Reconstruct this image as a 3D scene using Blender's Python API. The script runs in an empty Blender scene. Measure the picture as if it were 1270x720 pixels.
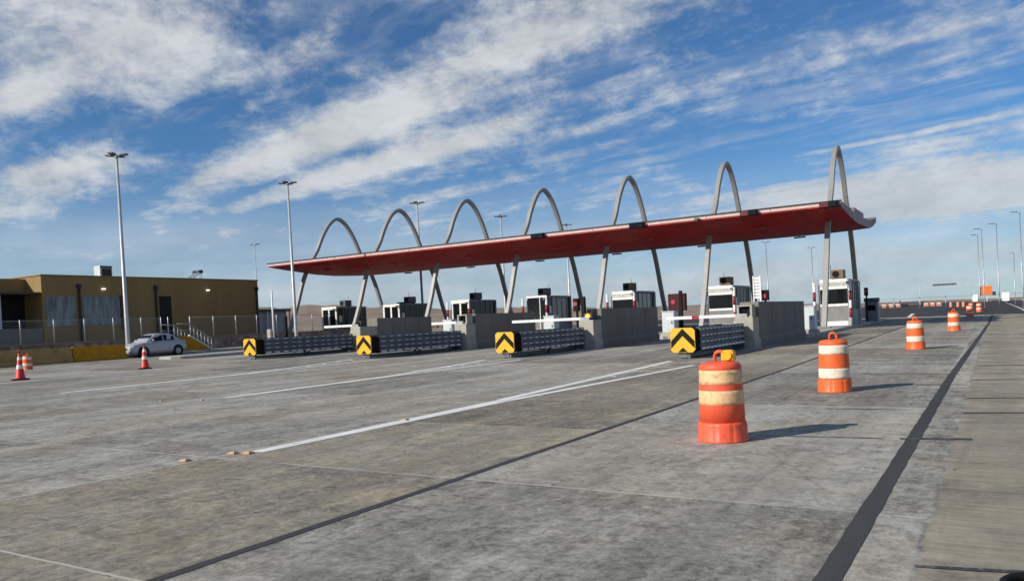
import bpy, bmesh, math, random
from mathutils import Matrix, Vector
random.seed(7)
S = bpy.context.scene
COL = S.collection
R = math.radians

# ------------------------------------------------------------------ ground height
K = 0.0105
def G(x, y):
    return -K*min(max(x, -60), 14) + .0035*(min(max(y, 22), 120)-22)

# ------------------------------------------------------------------ materials
def nt_new(name):
    m = bpy.data.materials.new(name); m.use_nodes = True
    nt = m.node_tree; nt.nodes.clear()
    o = nt.nodes.new('ShaderNodeOutputMaterial'); b = nt.nodes.new('ShaderNodeBsdfPrincipled')
    nt.links.new(b.outputs[0], o.inputs[0])
    return m, nt, b
def N(nt, t, **k):
    n = nt.nodes.new('ShaderNode'+t)
    for a, v in k.items(): setattr(n, a, v)
    return n
def setin(nt, n, i, v):
    if hasattr(v, 'is_linked') or hasattr(v, 'links'): nt.links.new(v, n.inputs[i])
    else: n.inputs[i].default_value = v
def math_(nt, op, a, b=None, c=None, clamp=False):
    n = N(nt, 'Math', operation=op); n.use_clamp = clamp
    setin(nt, n, 0, a)
    if b is not None: setin(nt, n, 1, b)
    if c is not None: setin(nt, n, 2, c)
    return n.outputs[0]
def vmath(nt, op, a, b=None):
    n = N(nt, 'VectorMath', operation=op); setin(nt, n, 0, a)
    if b is not None: setin(nt, n, 1, b)
    return n.outputs['Value'] if op in ('LENGTH', 'DISTANCE', 'DOT_PRODUCT') else n.outputs[0]
def noise(nt, vec, scale, detail=4, rough=.55, dist=0., color=False):
    n = N(nt, 'TexNoise'); n.inputs['Scale'].default_value = scale
    n.inputs['Detail'].default_value = detail; n.inputs['Roughness'].default_value = rough
    n.inputs['Distortion'].default_value = dist
    if vec is not None: nt.links.new(vec, n.inputs['Vector'])
    return n.outputs['Color'] if color else n.outputs['Fac']
def mr(nt, v, a, b, c=0., d=1., smooth=False):
    n = N(nt, 'MapRange'); n.clamp = True
    if smooth: n.interpolation_type = 'SMOOTHSTEP'
    nt.links.new(v, n.inputs[0])
    for i, x in enumerate((a, b, c, d)): n.inputs[i+1].default_value = x
    return n.outputs[0]
def mix(nt, f, a, b, mode='MIX'):
    n = N(nt, 'Mix', data_type='RGBA', blend_type=mode)
    setin(nt, n, 0, f)
    for i, v in ((6, a), (7, b)):
        if isinstance(v, tuple): n.inputs[i].default_value = (*v[:3], 1)
        else: nt.links.new(v, n.inputs[i])
    return n.outputs[2]
def bump(nt, b, h, strength=.3, dist=.01):
    n = N(nt, 'Bump'); n.inputs['Strength'].default_value = strength; n.inputs['Distance'].default_value = dist
    nt.links.new(h, n.inputs['Height']); nt.links.new(n.outputs[0], b.inputs['Normal'])
def pos(nt): return N(nt, 'NewGeometry').outputs['Position']
def objc(nt): return N(nt, 'TexCoord').outputs['Object']

def rnd_vec(nt):
    r = N(nt, 'ObjectInfo').outputs['Random']; c = N(nt, 'CombineXYZ')
    for i in range(3): nt.links.new(r, c.inputs[i])
    return c.outputs[0]
def mat(name, col, rough=.6, metal=0., var=.18, scale=3., dirt=None, bmp=0., spec=.4, streak=False, fine=40.):
    """painted / cast surface with mottled wear; dirt = (colour, amount)"""
    m, nt, b = nt_new(name)
    p = vmath(nt, 'ADD', objc(nt), vmath(nt, 'MULTIPLY', rnd_vec(nt), (37., 53., 71.)))
    if streak: p = vmath(nt, 'MULTIPLY', p, (1, 1, .18))
    n1 = noise(nt, p, scale, 5, .6); n2 = noise(nt, p, fine, 3, .6)
    f = mr(nt, math_(nt, 'ADD', math_(nt, 'MULTIPLY', n1, .75), math_(nt, 'MULTIPLY', n2, .25)), .3, .7)
    lo = tuple(c*(1-var) for c in col); hi = tuple(min(1, c*(1+var)) for c in col)
    c = mix(nt, f, lo, hi)
    if dirt:
        d = mr(nt, noise(nt, p, scale*1.7, 6, .65, .4), .5, .72, 0, dirt[1])
        c = mix(nt, d, c, dirt[0])
    nt.links.new(c, b.inputs['Base Color'])
    nt.links.new(mr(nt, n1, .3, .7, max(.05, rough-.1), min(1, rough+.1)), b.inputs['Roughness'])
    b.inputs['Metallic'].default_value = metal
    b.inputs['Specular IOR Level'].default_value = spec
    if bmp: bump(nt, b, n2, bmp, .01)
    return m
def emit(name, col, st):
    m, nt, b = nt_new(name)
    b.inputs['Base Color'].default_value = (*col, 1)
    b.inputs['Emission Color'].default_value = (*col, 1); b.inputs['Emission Strength'].default_value = st
    return m
def glass(name, col=(.02, .024, .028), rough=.06, spec=.25):
    m, nt, b = nt_new(name)
    n1 = mr(nt, noise(nt, vmath(nt, 'MULTIPLY', objc(nt), (3, 3, .35)), 1.5, 5, .6), .35, .65)
    nt.links.new(mix(nt, n1, tuple(c*.55 for c in col), tuple(c*1.45 for c in col)), b.inputs['Base Color'])
    b.inputs['Roughness'].default_value = rough; b.inputs['Specular IOR Level'].default_value = spec
    return m

def concrete_pave():
    m, nt, b = nt_new('plaza_concrete')
    p = pos(nt)
    sx = N(nt, 'SeparateXYZ'); nt.links.new(p, sx.inputs[0]); X, Y = sx.outputs[0], sx.outputs[1]
    # wandering of the cut joints
    wob = math_(nt, 'MULTIPLY', math_(nt, 'SUBTRACT', noise(nt, p, 1.1, 5, .6), .5), .05)
    big = noise(nt, p, .22, 6, .62, .4)
    med = noise(nt, p, 1.1, 7, .68, .5)
    stre = noise(nt, vmath(nt, 'MULTIPLY', p, (1.6, .10, 1)), 1.3, 6, .6)
    stre2 = noise(nt, vmath(nt, 'MULTIPLY', p, (9., .7, 1)), 1.0, 5, .65)
    tran = noise(nt, vmath(nt, 'MULTIPLY', p, (.6, 14., 1)), 1.0, 4, .6)
    fine = noise(nt, p, 38, 4, .7)
    # slab identity
    u = math_(nt, 'DIVIDE', math_(nt, 'ADD', math_(nt, 'ADD', X, wob), .915), 3.77)
    v = math_(nt, 'DIVIDE', math_(nt, 'SUBTRACT', math_(nt, 'ADD', Y, wob), 3.15), 3.5)
    fu = math_(nt, 'FLOOR', u); fv = math_(nt, 'FLOOR', v)
    cb = N(nt, 'CombineXYZ'); nt.links.new(fu, cb.inputs[0]); nt.links.new(fv, cb.inputs[1])
    wn = N(nt, 'TexWhiteNoise'); nt.links.new(cb.outputs[0], wn.inputs[0])
    slab = wn.outputs['Value']
    grit2 = noise(nt, p, 17., 6, .78, .6)
    grit = noise(nt, vmath(nt, 'MULTIPLY', p, (1, .8, 1)), 5.5, 9, .78, .8)
    terms = ((big, .26), (med, .34), (stre, .16), (stre2, .18), (grit, .56), (grit2, .50), (tran, .10), (slab, .14))
    f = 0.
    for tm, w in terms: f = math_(nt, 'ADD', math_(nt, 'MULTIPLY', tm, w), f)
    f = mr(nt, f, .96, 1.24)
    c = mix(nt, f, (.115, .110, .094), (.455, .440, .390))
    # bleached scuffs and dark rubbing, both with ragged edges
    sc1 = mr(nt, math_(nt, 'ADD', math_(nt, 'MULTIPLY', grit, .6), math_(nt, 'MULTIPLY', stre, .4)), .55, .66, 0, .55)
    c = mix(nt, sc1, c, (.50, .485, .43))
    sc2 = mr(nt, math_(nt, 'ADD', math_(nt, 'MULTIPLY', noise(nt, p, 3.1, 8, .75, .6), .6), math_(nt, 'MULTIPLY', big, .4)), .52, .62, 0, .6)
    c = mix(nt, sc2, c, (.10, .096, .082))
    # brown dust tint by patches and by slab
    sc = N(nt, 'SeparateColor'); nt.links.new(wn.outputs['Color'], sc.inputs[0])
    tint = math_(nt, 'ADD', mr(nt, noise(nt, p, .35, 4, .6, .3), .46, .66, 0, .7), mr(nt, sc.outputs[1], .72, .9, 0, .45), clamp=True)
    lane = math_(nt, 'MULTIPLY', math_(nt, 'COMPARE', fu, -2., .1), mr(nt, math_(nt, 'ADD', math_(nt, 'MULTIPLY', med, .5), math_(nt, 'MULTIPLY', grit, .5)),   .38, .60, .0, .9))
    tint = math_(nt, 'MAXIMUM', math_(nt, 'MULTIPLY', tint, .6), lane)
    c = mix(nt, math_(nt, 'MULTIPLY', tint, .9), c, mix(nt, 1., c, (.94, .81, .58), 'MULTIPLY'), 'MIX')
    # older yellowish shoulder east of the ragged joint
    sh = math_(nt, 'MULTIPLY', mr(nt, math_(nt, 'ADD', X, math_(nt, 'MULTIPLY', wob, 1.2)), -.475, -.465), mr(nt, math_(nt, 'ADD', math_(nt, 'MULTIPLY', big, .5), math_(nt, 'MULTIPLY', med, .5)), .38, .58, .72, 1.))
    shc = mix(nt, mr(nt, math_(nt, 'ADD', math_(nt, 'MULTIPLY', med, .6), math_(nt, 'MULTIPLY', tran, .4)), .35, .65), (.19, .165, .118), (.49, .43, .31))
    shs = mr(nt, noise(nt, vmath(nt, 'MULTIPLY', p, (.5, 1.1, 1)), .55, 7, .68, .4), .52, .66, 0, .6)
    shc = mix(nt, shs, shc, (.09, .085, .08))
    c = mix(nt, math_(nt, 'MULTIPLY', sh, .76), c, shc)
    # joints: thin dusty lines
    def line(coord, half):
        fr = math_(nt, 'FRACT', coord)
        d = math_(nt, 'ABSOLUTE', math_(nt, 'SUBTRACT', fr, .5))
        return mr(nt, d, .5-half, .5-half*.5)
    gap = mr(nt, noise(nt, p, .5, 4, .6), .36, .54, .1, 1.)
    jt = math_(nt, 'MULTIPLY', math_(nt, 'MAXIMUM', line(v, .0055), line(u, .005)), gap)
    c = mix(nt, math_(nt, 'MULTIPLY', jt, math_(nt, 'SUBTRACT', .8, math_(nt, 'MULTIPLY', sh, .55))), c, (.55, .53, .48))
    v2 = math_(nt, 'ADD', math_(nt, 'MULTIPLY', v, 2.), .37)
    jd = math_(nt, 'MULTIPLY', math_(nt, 'MULTIPLY', line(v2, .012), sh), gap)
    c = mix(nt, math_(nt, 'MULTIPLY', jd, .28), c, (.07, .066, .06))
    # ragged grey seam of the shoulder
    sd = math_(nt, 'ABSOLUTE', math_(nt, 'ADD', math_(nt, 'ADD', X, math_(nt, 'MULTIPLY', wob, 1.2)), .47))
    c = mix(nt, math_(nt, 'MULTIPLY', mr(nt, sd, .005, .03, .85, 0), mr(nt, noise(nt, p, 1.6, 5, .7), .36, .56, .2, 1.)), c, mix(nt, mr(nt, grit, .4, .6), (.07, .07, .07), (.38, .37, .35)))
    # oil spots and tyre marks
    vo = N(nt, 'TexVoronoi'); vo.inputs['Scale'].default_value = .9; nt.links.new(vmath(nt, 'ADD', p, noise(nt, p, 2.5, 3, .6, color=True)), vo.inputs['Vector'])
    spot = mr(nt, vo.outputs['Distance'], .03, .055, .7, 0)
    c = mix(nt, spot, c, (.035, .034, .032))
    ty = mr(nt, noise(nt, vmath(nt, 'MULTIPLY', p, (2.4, .035, 1)), 1.0, 4, .5), .60, .74, 0, .38)
    c = mix(nt, ty, c, (.075, .073, .07))
    cv = N(nt, 'TexVoronoi', feature='DISTANCE_TO_EDGE'); cv.inputs['Scale'].default_value = .33
    nt.links.new(vmath(nt, 'ADD', p, vmath(nt, 'MULTIPLY', noise(nt, p, 1.3, 6, .7, color=True), (1.6, 1.6, 0))), cv.inputs['Vector'])
    crk = math_(nt, 'MULTIPLY', mr(nt, cv.outputs['Distance'], .002, .007, .65, 0), mr(nt, noise(nt, p, .3, 3), .54, .60))
    c = mix(nt, crk, c, (.06, .058, .055))
    wu = math_(nt, 'ABSOLUTE', math_(nt, 'SUBTRACT', math_(nt, 'FRACT', math_(nt, 'MULTIPLY', u, 2.)), .5))
    wp = math_(nt, 'MULTIPLY', mr(nt, wu, .05, .32, .34, 0, True), mr(nt, math_(nt, 'ADD', math_(nt, 'MULTIPLY', stre, .5), math_(nt, 'MULTIPLY', med, .5)), .40, .58))
    c = mix(nt, wp, c, (.12, .115, .105))
    c = mix(nt, mr(nt, fine, .3, .7, .0, .22), c, mix(nt, .5, c, (.0, .0, .0)))
    nt.links.new(c, b.inputs['Base Color'])
    b.inputs['Roughness'].default_value = .88; b.inputs['Specular IOR Level'].default_value = .25
    h = math_(nt, 'ADD', math_(nt, 'MULTIPLY', fine, .6), math_(nt, 'MULTIPLY', stre2, .6))
    h = math_(nt, 'ADD', h, math_(nt, 'MULTIPLY', tran, .5))
    bump(nt, b, h, .35, .012)
    return m
def asphalt_m(name, lo, hi):
    m, nt, b = nt_new(name); p = pos(nt)
    n1 = noise(nt, vmath(nt, 'MULTIPLY', p, (1, .15, 1)), .8, 6, .6); n2 = noise(nt, p, 45, 3, .7)
    f = mr(nt, math_(nt, 'ADD', math_(nt, 'MULTIPLY', n1, .7), math_(nt, 'MULTIPLY', n2, .3)), .3, .7)
    nt.links.new(mix(nt, f, lo, hi), b.inputs['Base Color']); b.inputs['Roughness'].default_value = .9
    b.inputs['Specular IOR Level'].default_value = .2
    bump(nt, b, n2, .3, .01)
    return m
def desert_m(name='desert_soil', dark=.0):
    m, nt, b = nt_new(name); p = pos(nt)
    n1 = noise(nt, p, .02, 8, .65, .5); n2 = noise(nt, p, .4, 6, .7)
    f = mr(nt, math_(nt, 'ADD', math_(nt, 'MULTIPLY', n1, .6), math_(nt, 'MULTIPLY', n2, .4)), .35, .65)
    c = mix(nt, f, (.19, .145, .11), (.38, .30, .23))
    sp = mr(nt, noise(nt, p, .9, 5, .75), .58, .66, 0, .55)
    c = mix(nt, sp, c, (.085, .08, .05))
    nt.links.new(c, b.inputs['Base Color']); b.inputs['Roughness'].default_value = .95
    b.inputs['Specular IOR Level'].default_value = .1
    bump(nt, b, n2, .5, .15)
    return m
def paint_m(name, col, worn=.5, under=(.26, .255, .245)):
    m, nt, b = nt_new(name); p = pos(nt)
    n1 = noise(nt, vmath(nt, 'MULTIPLY', p, (2.5, .5, 1)), 2.2, 7, .72)
    n2 = noise(nt, p, 30, 3, .7)
    f = mr(nt, math_(nt, 'ADD', math_(nt, 'MULTIPLY', n1, .7), math_(nt, 'MULTIPLY', n2, .3)), .62-worn*.25, .74-worn*.25)
    c = mix(nt, f, tuple(x for x in col), under)
    c = mix(nt, mr(nt, noise(nt, p, 1.2, 5), .4, .7, 0, .4), c, tuple(x*.55 for x in col))
    nt.links.new(c, b.inputs['Base Color']); b.inputs['Roughness'].default_value = .8
    return m
def stone_m():
    m, nt, b = nt_new('rubble_stone'); p = objc(nt)
    vo = N(nt, 'TexVoronoi'); vo.inputs['Scale'].default_value = 2.6; nt.links.new(p, vo.inputs['Vector'])
    ve = N(nt, 'TexVoronoi', feature='DISTANCE_TO_EDGE'); ve.inputs['Scale'].default_value = 2.6; nt.links.new(p, ve.inputs['Vector'])
    sc = N(nt, 'SeparateColor'); nt.links.new(vo.outputs['Color'], sc.inputs[0])
    c = mix(nt, sc.outputs[0], (.13, .09, .075), (.36, .28, .24))
    c = mix(nt, mr(nt, ve.outputs['Distance'], .0, .07, .8, 0), c, (.30, .28, .25))
    nt.links.new(c, b.inputs['Base Color']); b.inputs['Roughness'].default_value = .9
    bump(nt, b, mr(nt, ve.outputs['Distance'], 0, .12), .8, .05)
    return m
def wire_m():
    """chain-link: crossing wires, open in between"""
    m, nt, b = nt_new('chain_link_wire'); p = objc(nt)
    b.inputs['Base Color'].default_value = (.42, .43, .44, 1); b.inputs['Metallic'].default_value = .3; b.inputs['Roughness'].default_value = .5
    sx = N(nt, 'SeparateXYZ'); nt.links.new(p, sx.inputs[0])
    h = math_(nt, 'ADD', sx.outputs[0], sx.outputs[1])
    a = math_(nt, 'FRACT', math_(nt, 'MULTIPLY', math_(nt, 'ADD', h, sx.outputs[2]), 14.))
    d = math_(nt, 'FRACT', math_(nt, 'MULTIPLY', math_(nt, 'SUBTRACT', h, sx.outputs[2]), 14.))
    w = math_(nt, 'MAXIMUM', math_(nt, 'LESS_THAN', a, .045), math_(nt, 'LESS_THAN', d, .045))
    tr = N(nt, 'BsdfTransparent'); mx = N(nt, 'MixShader')
    nt.links.new(w, mx.inputs[0]); nt.links.new(tr.outputs[0], mx.inputs[1]); nt.links.new(b.outputs[0], mx.inputs[2])
    out = [n for n in nt.nodes if n.type == 'OUTPUT_MATERIAL'][0]
    nt.links.new(mx.outputs[0], out.inputs[0])
    return m

M = {}
M['pave'] = concrete_pave()
M['asphalt'] = asphalt_m('asphalt', (.028, .028, .03), (.062, .06, .058))
M['seal'] = asphalt_m('joint_sealant', (.030, .032, .034), (.078, .080, .082))
M['desert'] = desert_m()
M['paint'] = paint_m('road_paint', (.80, .80, .77), .25)
M['paint2'] = paint_m('road_paint_thin', (.72, .72, .69), .5)
M['red'] = mat('canopy_red', (.27, .010, .010), .5, var=.14, scale=.6)
def soffit_m():
    m, nt, b = nt_new('canopy_red'); p = objc(nt)
    sx = N(nt, 'SeparateXYZ'); nt.links.new(p, sx.inputs[0])
    n1 = noise(nt, vmath(nt, 'MULTIPLY', p, (1.2, .25, 1)), 1., 6, .65); n2 = noise(nt, p, 5., 4, .6)
    c = mix(nt, mr(nt, n1, .35, .65), (.215, .0045, .0045), (.32, .008, .008))
    c = mix(nt, mr(nt, n2, .55, .72, 0, .35), c, (.17, .012, .012))
    fx = math_(nt, 'ABSOLUTE', math_(nt, 'SUBTRACT', math_(nt, 'FRACT', math_(nt, 'DIVIDE', sx.outputs[0], 1.53)), .5))
    fy = math_(nt, 'ABSOLUTE', math_(nt, 'SUBTRACT', math_(nt, 'FRACT', math_(nt, 'DIVIDE', sx.outputs[1], 4.1)), .5))
    sm = math_(nt, 'MAXIMUM', mr(nt, fx, .484, .496), mr(nt, fy, .494, .498))
    c = mix(nt, math_(nt, 'MULTIPLY', sm, .55), c, (.09, .006, .006))
    nt.links.new(c, b.inputs['Base Color']); nt.links.new(mr(nt, n2, .3, .7, .4, .6), b.inputs['Roughness'])
    b.inputs['Specular IOR Level'].default_value = .25
    return m
M['tar'] = paint_m('worn_tar', (.045, .045, .045), .45, (.24, .235, .22))
M['red'] = soffit_m()
M['fascia'] = mat('fascia_white', (.54, .41, .38), .5, var=.12, scale=1.2, dirt=((.40, .28, .25), .5), streak=True)
M['roof'] = mat('roof_grey', (.19, .145, .145), .55, var=.12, scale=.8)
M['darktrim'] = mat('dark_trim', (.03, .032, .035), .5)
M['steel'] = mat('arch_steel', (.27, .268, .255), .5, .1, var=.06, scale=.5, fine=6.)
M['galv'] = mat('galvanised', (.36, .38, .39), .42, .65, var=.25, scale=4.)
M['galvd'] = mat('guardrail_steel', (.15, .165, .18), .5, .45, var=.3, scale=3., dirt=((.07, .065, .06), .6))
M['slot'] = mat('bright_bolt', (.72, .74, .76), .4, .3)
M['pole'] = mat('lamp_pole', (.46, .475, .48), .42, .25, var=.08, scale=1.5)
M['lampd'] = mat('lamp_head', (.09, .10, .11), .5, .2)
M['white'] = mat('white_paint', (.74, .74, .72), .42, var=.08, scale=2., dirt=((.42, .39, .34), .45))
M['cab'] = mat('cabinet_grey', (.55, .60, .60), .45, var=.08, scale=2., dirt=((.35, .35, .33), .4))
M['redp'] = mat('red_paint', (.27, .016, .022), .5, var=.18, scale=4.)
M['black'] = mat('black_plastic', (.009, .009, .010), .65, var=.3, spec=.15)
M['sigred'] = mat('dim_red_face', (.10, .008, .010), .5)
M['boardred'] = mat('dark_board', (.055, .010, .012), .55, spec=.2)
M['rubber'] = mat('rubber', (.012, .012, .013), .8, var=.3, spec=.15)
M['glass'] = glass('dark_glass', (.008, .009, .010), .12)
M['glassb'] = glass('blue_glass', (.17, .215, .225), .12, .5)
M['panel'] = mat('booth_panel', (.185, .20, .22), .42, .25, var=.2, scale=1.5, streak=True)
M['panelg'] = mat('booth_skirt', (.20, .20, .195), .5, var=.2, scale=1.2, dirt=((.08, .075, .07), .6))
M['ac'] = mat('cooler_tan', (.17, .125, .075), .6, var=.3, scale=3.)
M['conc'] = mat('shade_toned_concrete', (.21, .19, .165), .9, var=.16, scale=.9, dirt=((.13, .12, .105), .45), bmp=.12, spec=.2, streak=True)  # darkened so the colour itself carries shade on the wall blocks
M['concl'] = mat('pale_concrete', (.40, .375, .32), .9, var=.15, scale=1.2, dirt=((.25, .22, .18), .5), bmp=.2, spec=.2)
M['kerb'] = mat('kerb_concrete', (.40, .39, .36), .9, var=.2, scale=1.1, dirt=((.22, .2, .18), .6), bmp=.2, spec=.2)
M['yellow'] = mat('chevron_yellow', (.80, .43, .012), .45, var=.08, scale=5., dirt=((.45, .27, .03), .4))
M['amber'] = mat('amber_lens', (.85, .42, .02), .25)
M['orange'] = mat('drum_orange', (.80, .105, .045), .5, var=.1, scale=5., dirt=((.38, .07, .045), .6))
M['orange2'] = mat('drum_orange_pale', (.80, .125, .022), .5, var=.1, scale=5., dirt=((.42, .10, .04), .45))
M['band'] = mat('white_band', (.74, .66, .54), .5, var=.08, scale=6., dirt=((.22, .19, .16), .55))
M['tan'] = mat('faded_band', (.74, .47, .24), .55, var=.14, scale=7., dirt=((.16, .11, .06), .7))
M['cone'] = mat('cone_red', (.70, .035, .02), .5, var=.1, scale=6.)
M['stud'] = mat('stud_amber', (.52, .33, .17), .5, var=.2, scale=30.)
M['ochre'] = mat('ochre_wall', (.28, .195, .082), .85, var=.16, scale=.9, bmp=.1, spec=.2, streak=True)
M['ochrel'] = mat('barrier_ochre', (.42, .27, .10), .85, var=.18, scale=1.5, dirt=((.12, .09, .05), .5), spec=.2)
M['ochred'] = mat('barrier_orange', (.52, .24, .015), .8, var=.15, scale=1.5, dirt=((.16, .09, .02), .5), spec=.2)
M['soffit'] = mat('brown_trim', (.10, .065, .035), .8)
M['dark_door_shade'] = mat('dark_door_porch_shade', (.012, .011, .010), .7)
M['stone'] = stone_m()
M['wire'] = wire_m()
M['tank'] = mat('black_tank', (.03, .035, .04), .35)
M['carp'] = mat('silver_car_paint', (.44, .45, .47), .3, .3, var=.04, scale=1.)
M['tyre'] = mat('tyre', (.02, .02, .02), .85)
M['rim'] = mat('rim', (.35, .35, .37), .4, .6)
M['lens'] = mat('headlight_lens', (.6, .62, .65), .15)
M['redlamp'] = emit('red_lamp', (.36, .012, .03), .12)
M['walllamp'] = emit('wall_lamp', (1., .95, .85), 1.2)
M['amblamp'] = emit('amber_lamp', (.95, .45, .02), .5)
M['osign'] = mat('orange_sign', (.80, .16, .015), .5, var=.06)
M['darkveh'] = mat('dark_vehicle', (.035, .045, .055), .5)
M['obar'] = mat('pink_orange_barrier', (.42, .16, .11), .6, var=.2, scale=.6)
M['gantry'] = mat('gantry_paint', (.40, .46, .50), .5)
M['smudge'] = mat('grimy_sign', (.46, .46, .44), .5, var=.45, scale=7., dirt=((.10, .10, .10), .8))

# ------------------------------------------------------------------ mesh builder
class MB:
    def __init__(s): s.v = []; s.f = []; s.m = []; s.sm = []
    def face(s, idx, m=0, sm=False): s.f.append(tuple(idx)); s.m.append(m); s.sm.append(sm)
    def poly(s, pts, m=0):
        b = len(s.v); s.v += [tuple(p) for p in pts]; s.face(range(b, b+len(pts)), m); return s
    def box(s, x0, x1, y0, y1, z0, z1, m=0):
        b = len(s.v)
        s.v += [(x, y, z) for z in (z0, z1) for y in (y0, y1) for x in (x0, x1)]
        for q in ((0, 2, 3, 1), (4, 5, 7, 6), (0, 1, 5, 4), (2, 6, 7, 3), (0, 4, 6, 2), (1, 3, 7, 5)):
            s.face([b+i for i in q], m)
        return s
    def loft(s, rings, m=0, sm=False, closed=True, caps=True):
        b = len(s.v); n = len(rings[0])
        for r in rings: s.v += [tuple(p) for p in r]
        for i in range(len(rings)-1):
            for j in range(n if closed else n-1):
                k = (j+1) % n
                s.face((b+i*n+j, b+i*n+k, b+(i+1)*n+k, b+(i+1)*n+j), m, sm)
        if caps and closed:
            s.face([b+j for j in range(n)][::-1], m); s.face([b+(len(rings)-1)*n+j for j in range(n)], m)
        return s
    def lathe(s, prof, seg=24, c=(0, 0, 0), m=0, sm=True, rad=None, caps=True):
        rings = []
        for r, z in prof:
            ring = []
            for j in range(seg):
                a = 2*math.pi*j/seg; rr = r*(rad(a, z) if rad else 1)
                ring.append((c[0]+rr*math.cos(a), c[1]+rr*math.sin(a), c[2]+z))
            rings.append(ring)
        return s.loft(rings, m, sm, True, caps)
    def tube(s, path, r, seg=8, m=0, sm=True):
        P = [Vector(p) for p in path]; rings = []
        rs = r if isinstance(r, (list, tuple)) else [r]*len(P)
        for i, p in enumerate(P):
            t = (P[min(i+1, len(P)-1)]-P[max(i-1, 0)]).normalized()
            up = Vector((0, 0, 1)) if abs(t.z) < .9 else Vector((0, 1, 0))
            a = t.cross(up).normalized(); c = a.cross(t)
            rings.append([p+(a*math.cos(2*math.pi*j/seg)+c*math.sin(2*math.pi*j/seg))*rs[i] for j in range(seg)])
        return s.loft(rings, m, sm)
    def bar(s, p, q, w, h, m=0):
        p = Vector(p); q = Vector(q); t = (q-p).normalized()
        up = Vector((0, 0, 1)) if abs(t.z) < .9 else Vector((0, 1, 0))
        a = t.cross(up).normalized()*w/2; c = a.cross(t).normalized()*h/2
        return s.loft([[x-a-c, x+a-c, x+a+c, x-a+c] for x in (p, q)], m)
    def prism_x(s, yz, x0, x1, m=0, sm=False): return s.loft([[(x, y, z) for y, z in yz] for x in (x0, x1)], m, sm)
    def prism_y(s, xz, y0, y1, m=0): return s.loft([[(x, y, z) for x, z in xz] for y in (y0, y1)], m)
    def disc_y(s, c, r, y0, y1, seg=20, m=0):
        return s.loft([[(c[0]+r*math.cos(2*math.pi*j/seg), y, c[1]+r*math.sin(2*math.pi*j/seg)) for j in range(seg)] for y in (y0, y1)], m, True)
    def disc_x(s, c, r, x0, x1, seg=20, m=0):
        return s.loft([[(x, c[0]+r*math.cos(2*math.pi*j/seg), c[1]+r*math.sin(2*math.pi*j/seg)) for j in range(seg)] for x in (x0, x1)], m, True)
    def build(s, name, mats, parent=None, bev=0., seg=1):
        me = bpy.data.meshes.new(name); me.from_pydata(s.v, [], s.f)
        if not isinstance(mats, (list, tuple)): mats = [mats]
        for x in mats: me.materials.append(M[x] if isinstance(x, str) else x)
        for p, mi, sm in zip(me.polygons, s.m, s.sm): p.material_index = mi; p.use_smooth = sm
        bm = bmesh.new(); bm.from_mesh(me); bmesh.ops.recalc_face_normals(bm, faces=bm.faces); bm.to_mesh(me); bm.free()
        me.update()
        o = bpy.data.objects.new(name, me); COL.objects.link(o)
        if parent: o.parent = parent
        if bev:
            b = o.modifiers.new('bevel', 'BEVEL'); b.width = bev; b.segments = seg; b.limit_method = 'ANGLE'; b.angle_limit = R(40)
        return o

def thing(name, label, cat, loc=(0, 0, 0), rz=0., group=None):
    o = bpy.data.objects.new(name, None); COL.objects.link(o); o.empty_display_size = .2
    o.location = loc; o.rotation_euler = (0, 0, rz)
    return tag(o, label, cat, group)
def tag(o, label, cat, group=None):
    o['label'] = label; o['category'] = cat
    if group: o['group'] = group
    return o
def struct(o): o['kind'] = 'structure'; return o
def dup(root, loc, label, rz=None, group=None):
    r = root.copy(); COL.objects.link(r); r.location = loc
    if rz is not None: r.rotation_euler = (0, 0, rz)
    r['label'] = label
    if group: r['group'] = group
    def rec(a, b):
        for ch in a.children:
            c = ch.copy(); COL.objects.link(c); c.parent = b; rec(ch, c)
    rec(root, r)
    return r

# ------------------------------------------------------------------ setting: ground
def sheet(name, xs, ys, dz, m, zf=G):
    mb = MB(); nx = len(xs)
    for y in ys:
        for x in xs: mb.v.append((x, y, zf(x, y)+dz))
    for j in range(len(ys)-1):
        for i in range(nx-1):
            a = j*nx+i; mb.face((a, a+1, a+1+nx, a+nx))
    return struct(mb.build(name, m))
def splits(a, b, cuts): return [a]+[c for c in cuts if a < c < b]+[b]
YC, XC = (22, 120), (-60, 14)
sheet('ground', [-6000, -2500, -900, -300, -120, -60, -30, 14, 60, 300, 1500, 6000],
      [-300, -60, 22, 60, 120, 200, 400, 900, 2500, 7000], -.06, 'desert')
sheet('concrete_plaza', [-46.2, -30, -15, 0, 14], [-30, 22, 50, 86], 0, 'pave')
sheet('asphalt_road', [-48, -30, -15, 0, 14], [86, 120, 300, 700, 1500], 0, 'asphalt')

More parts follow.
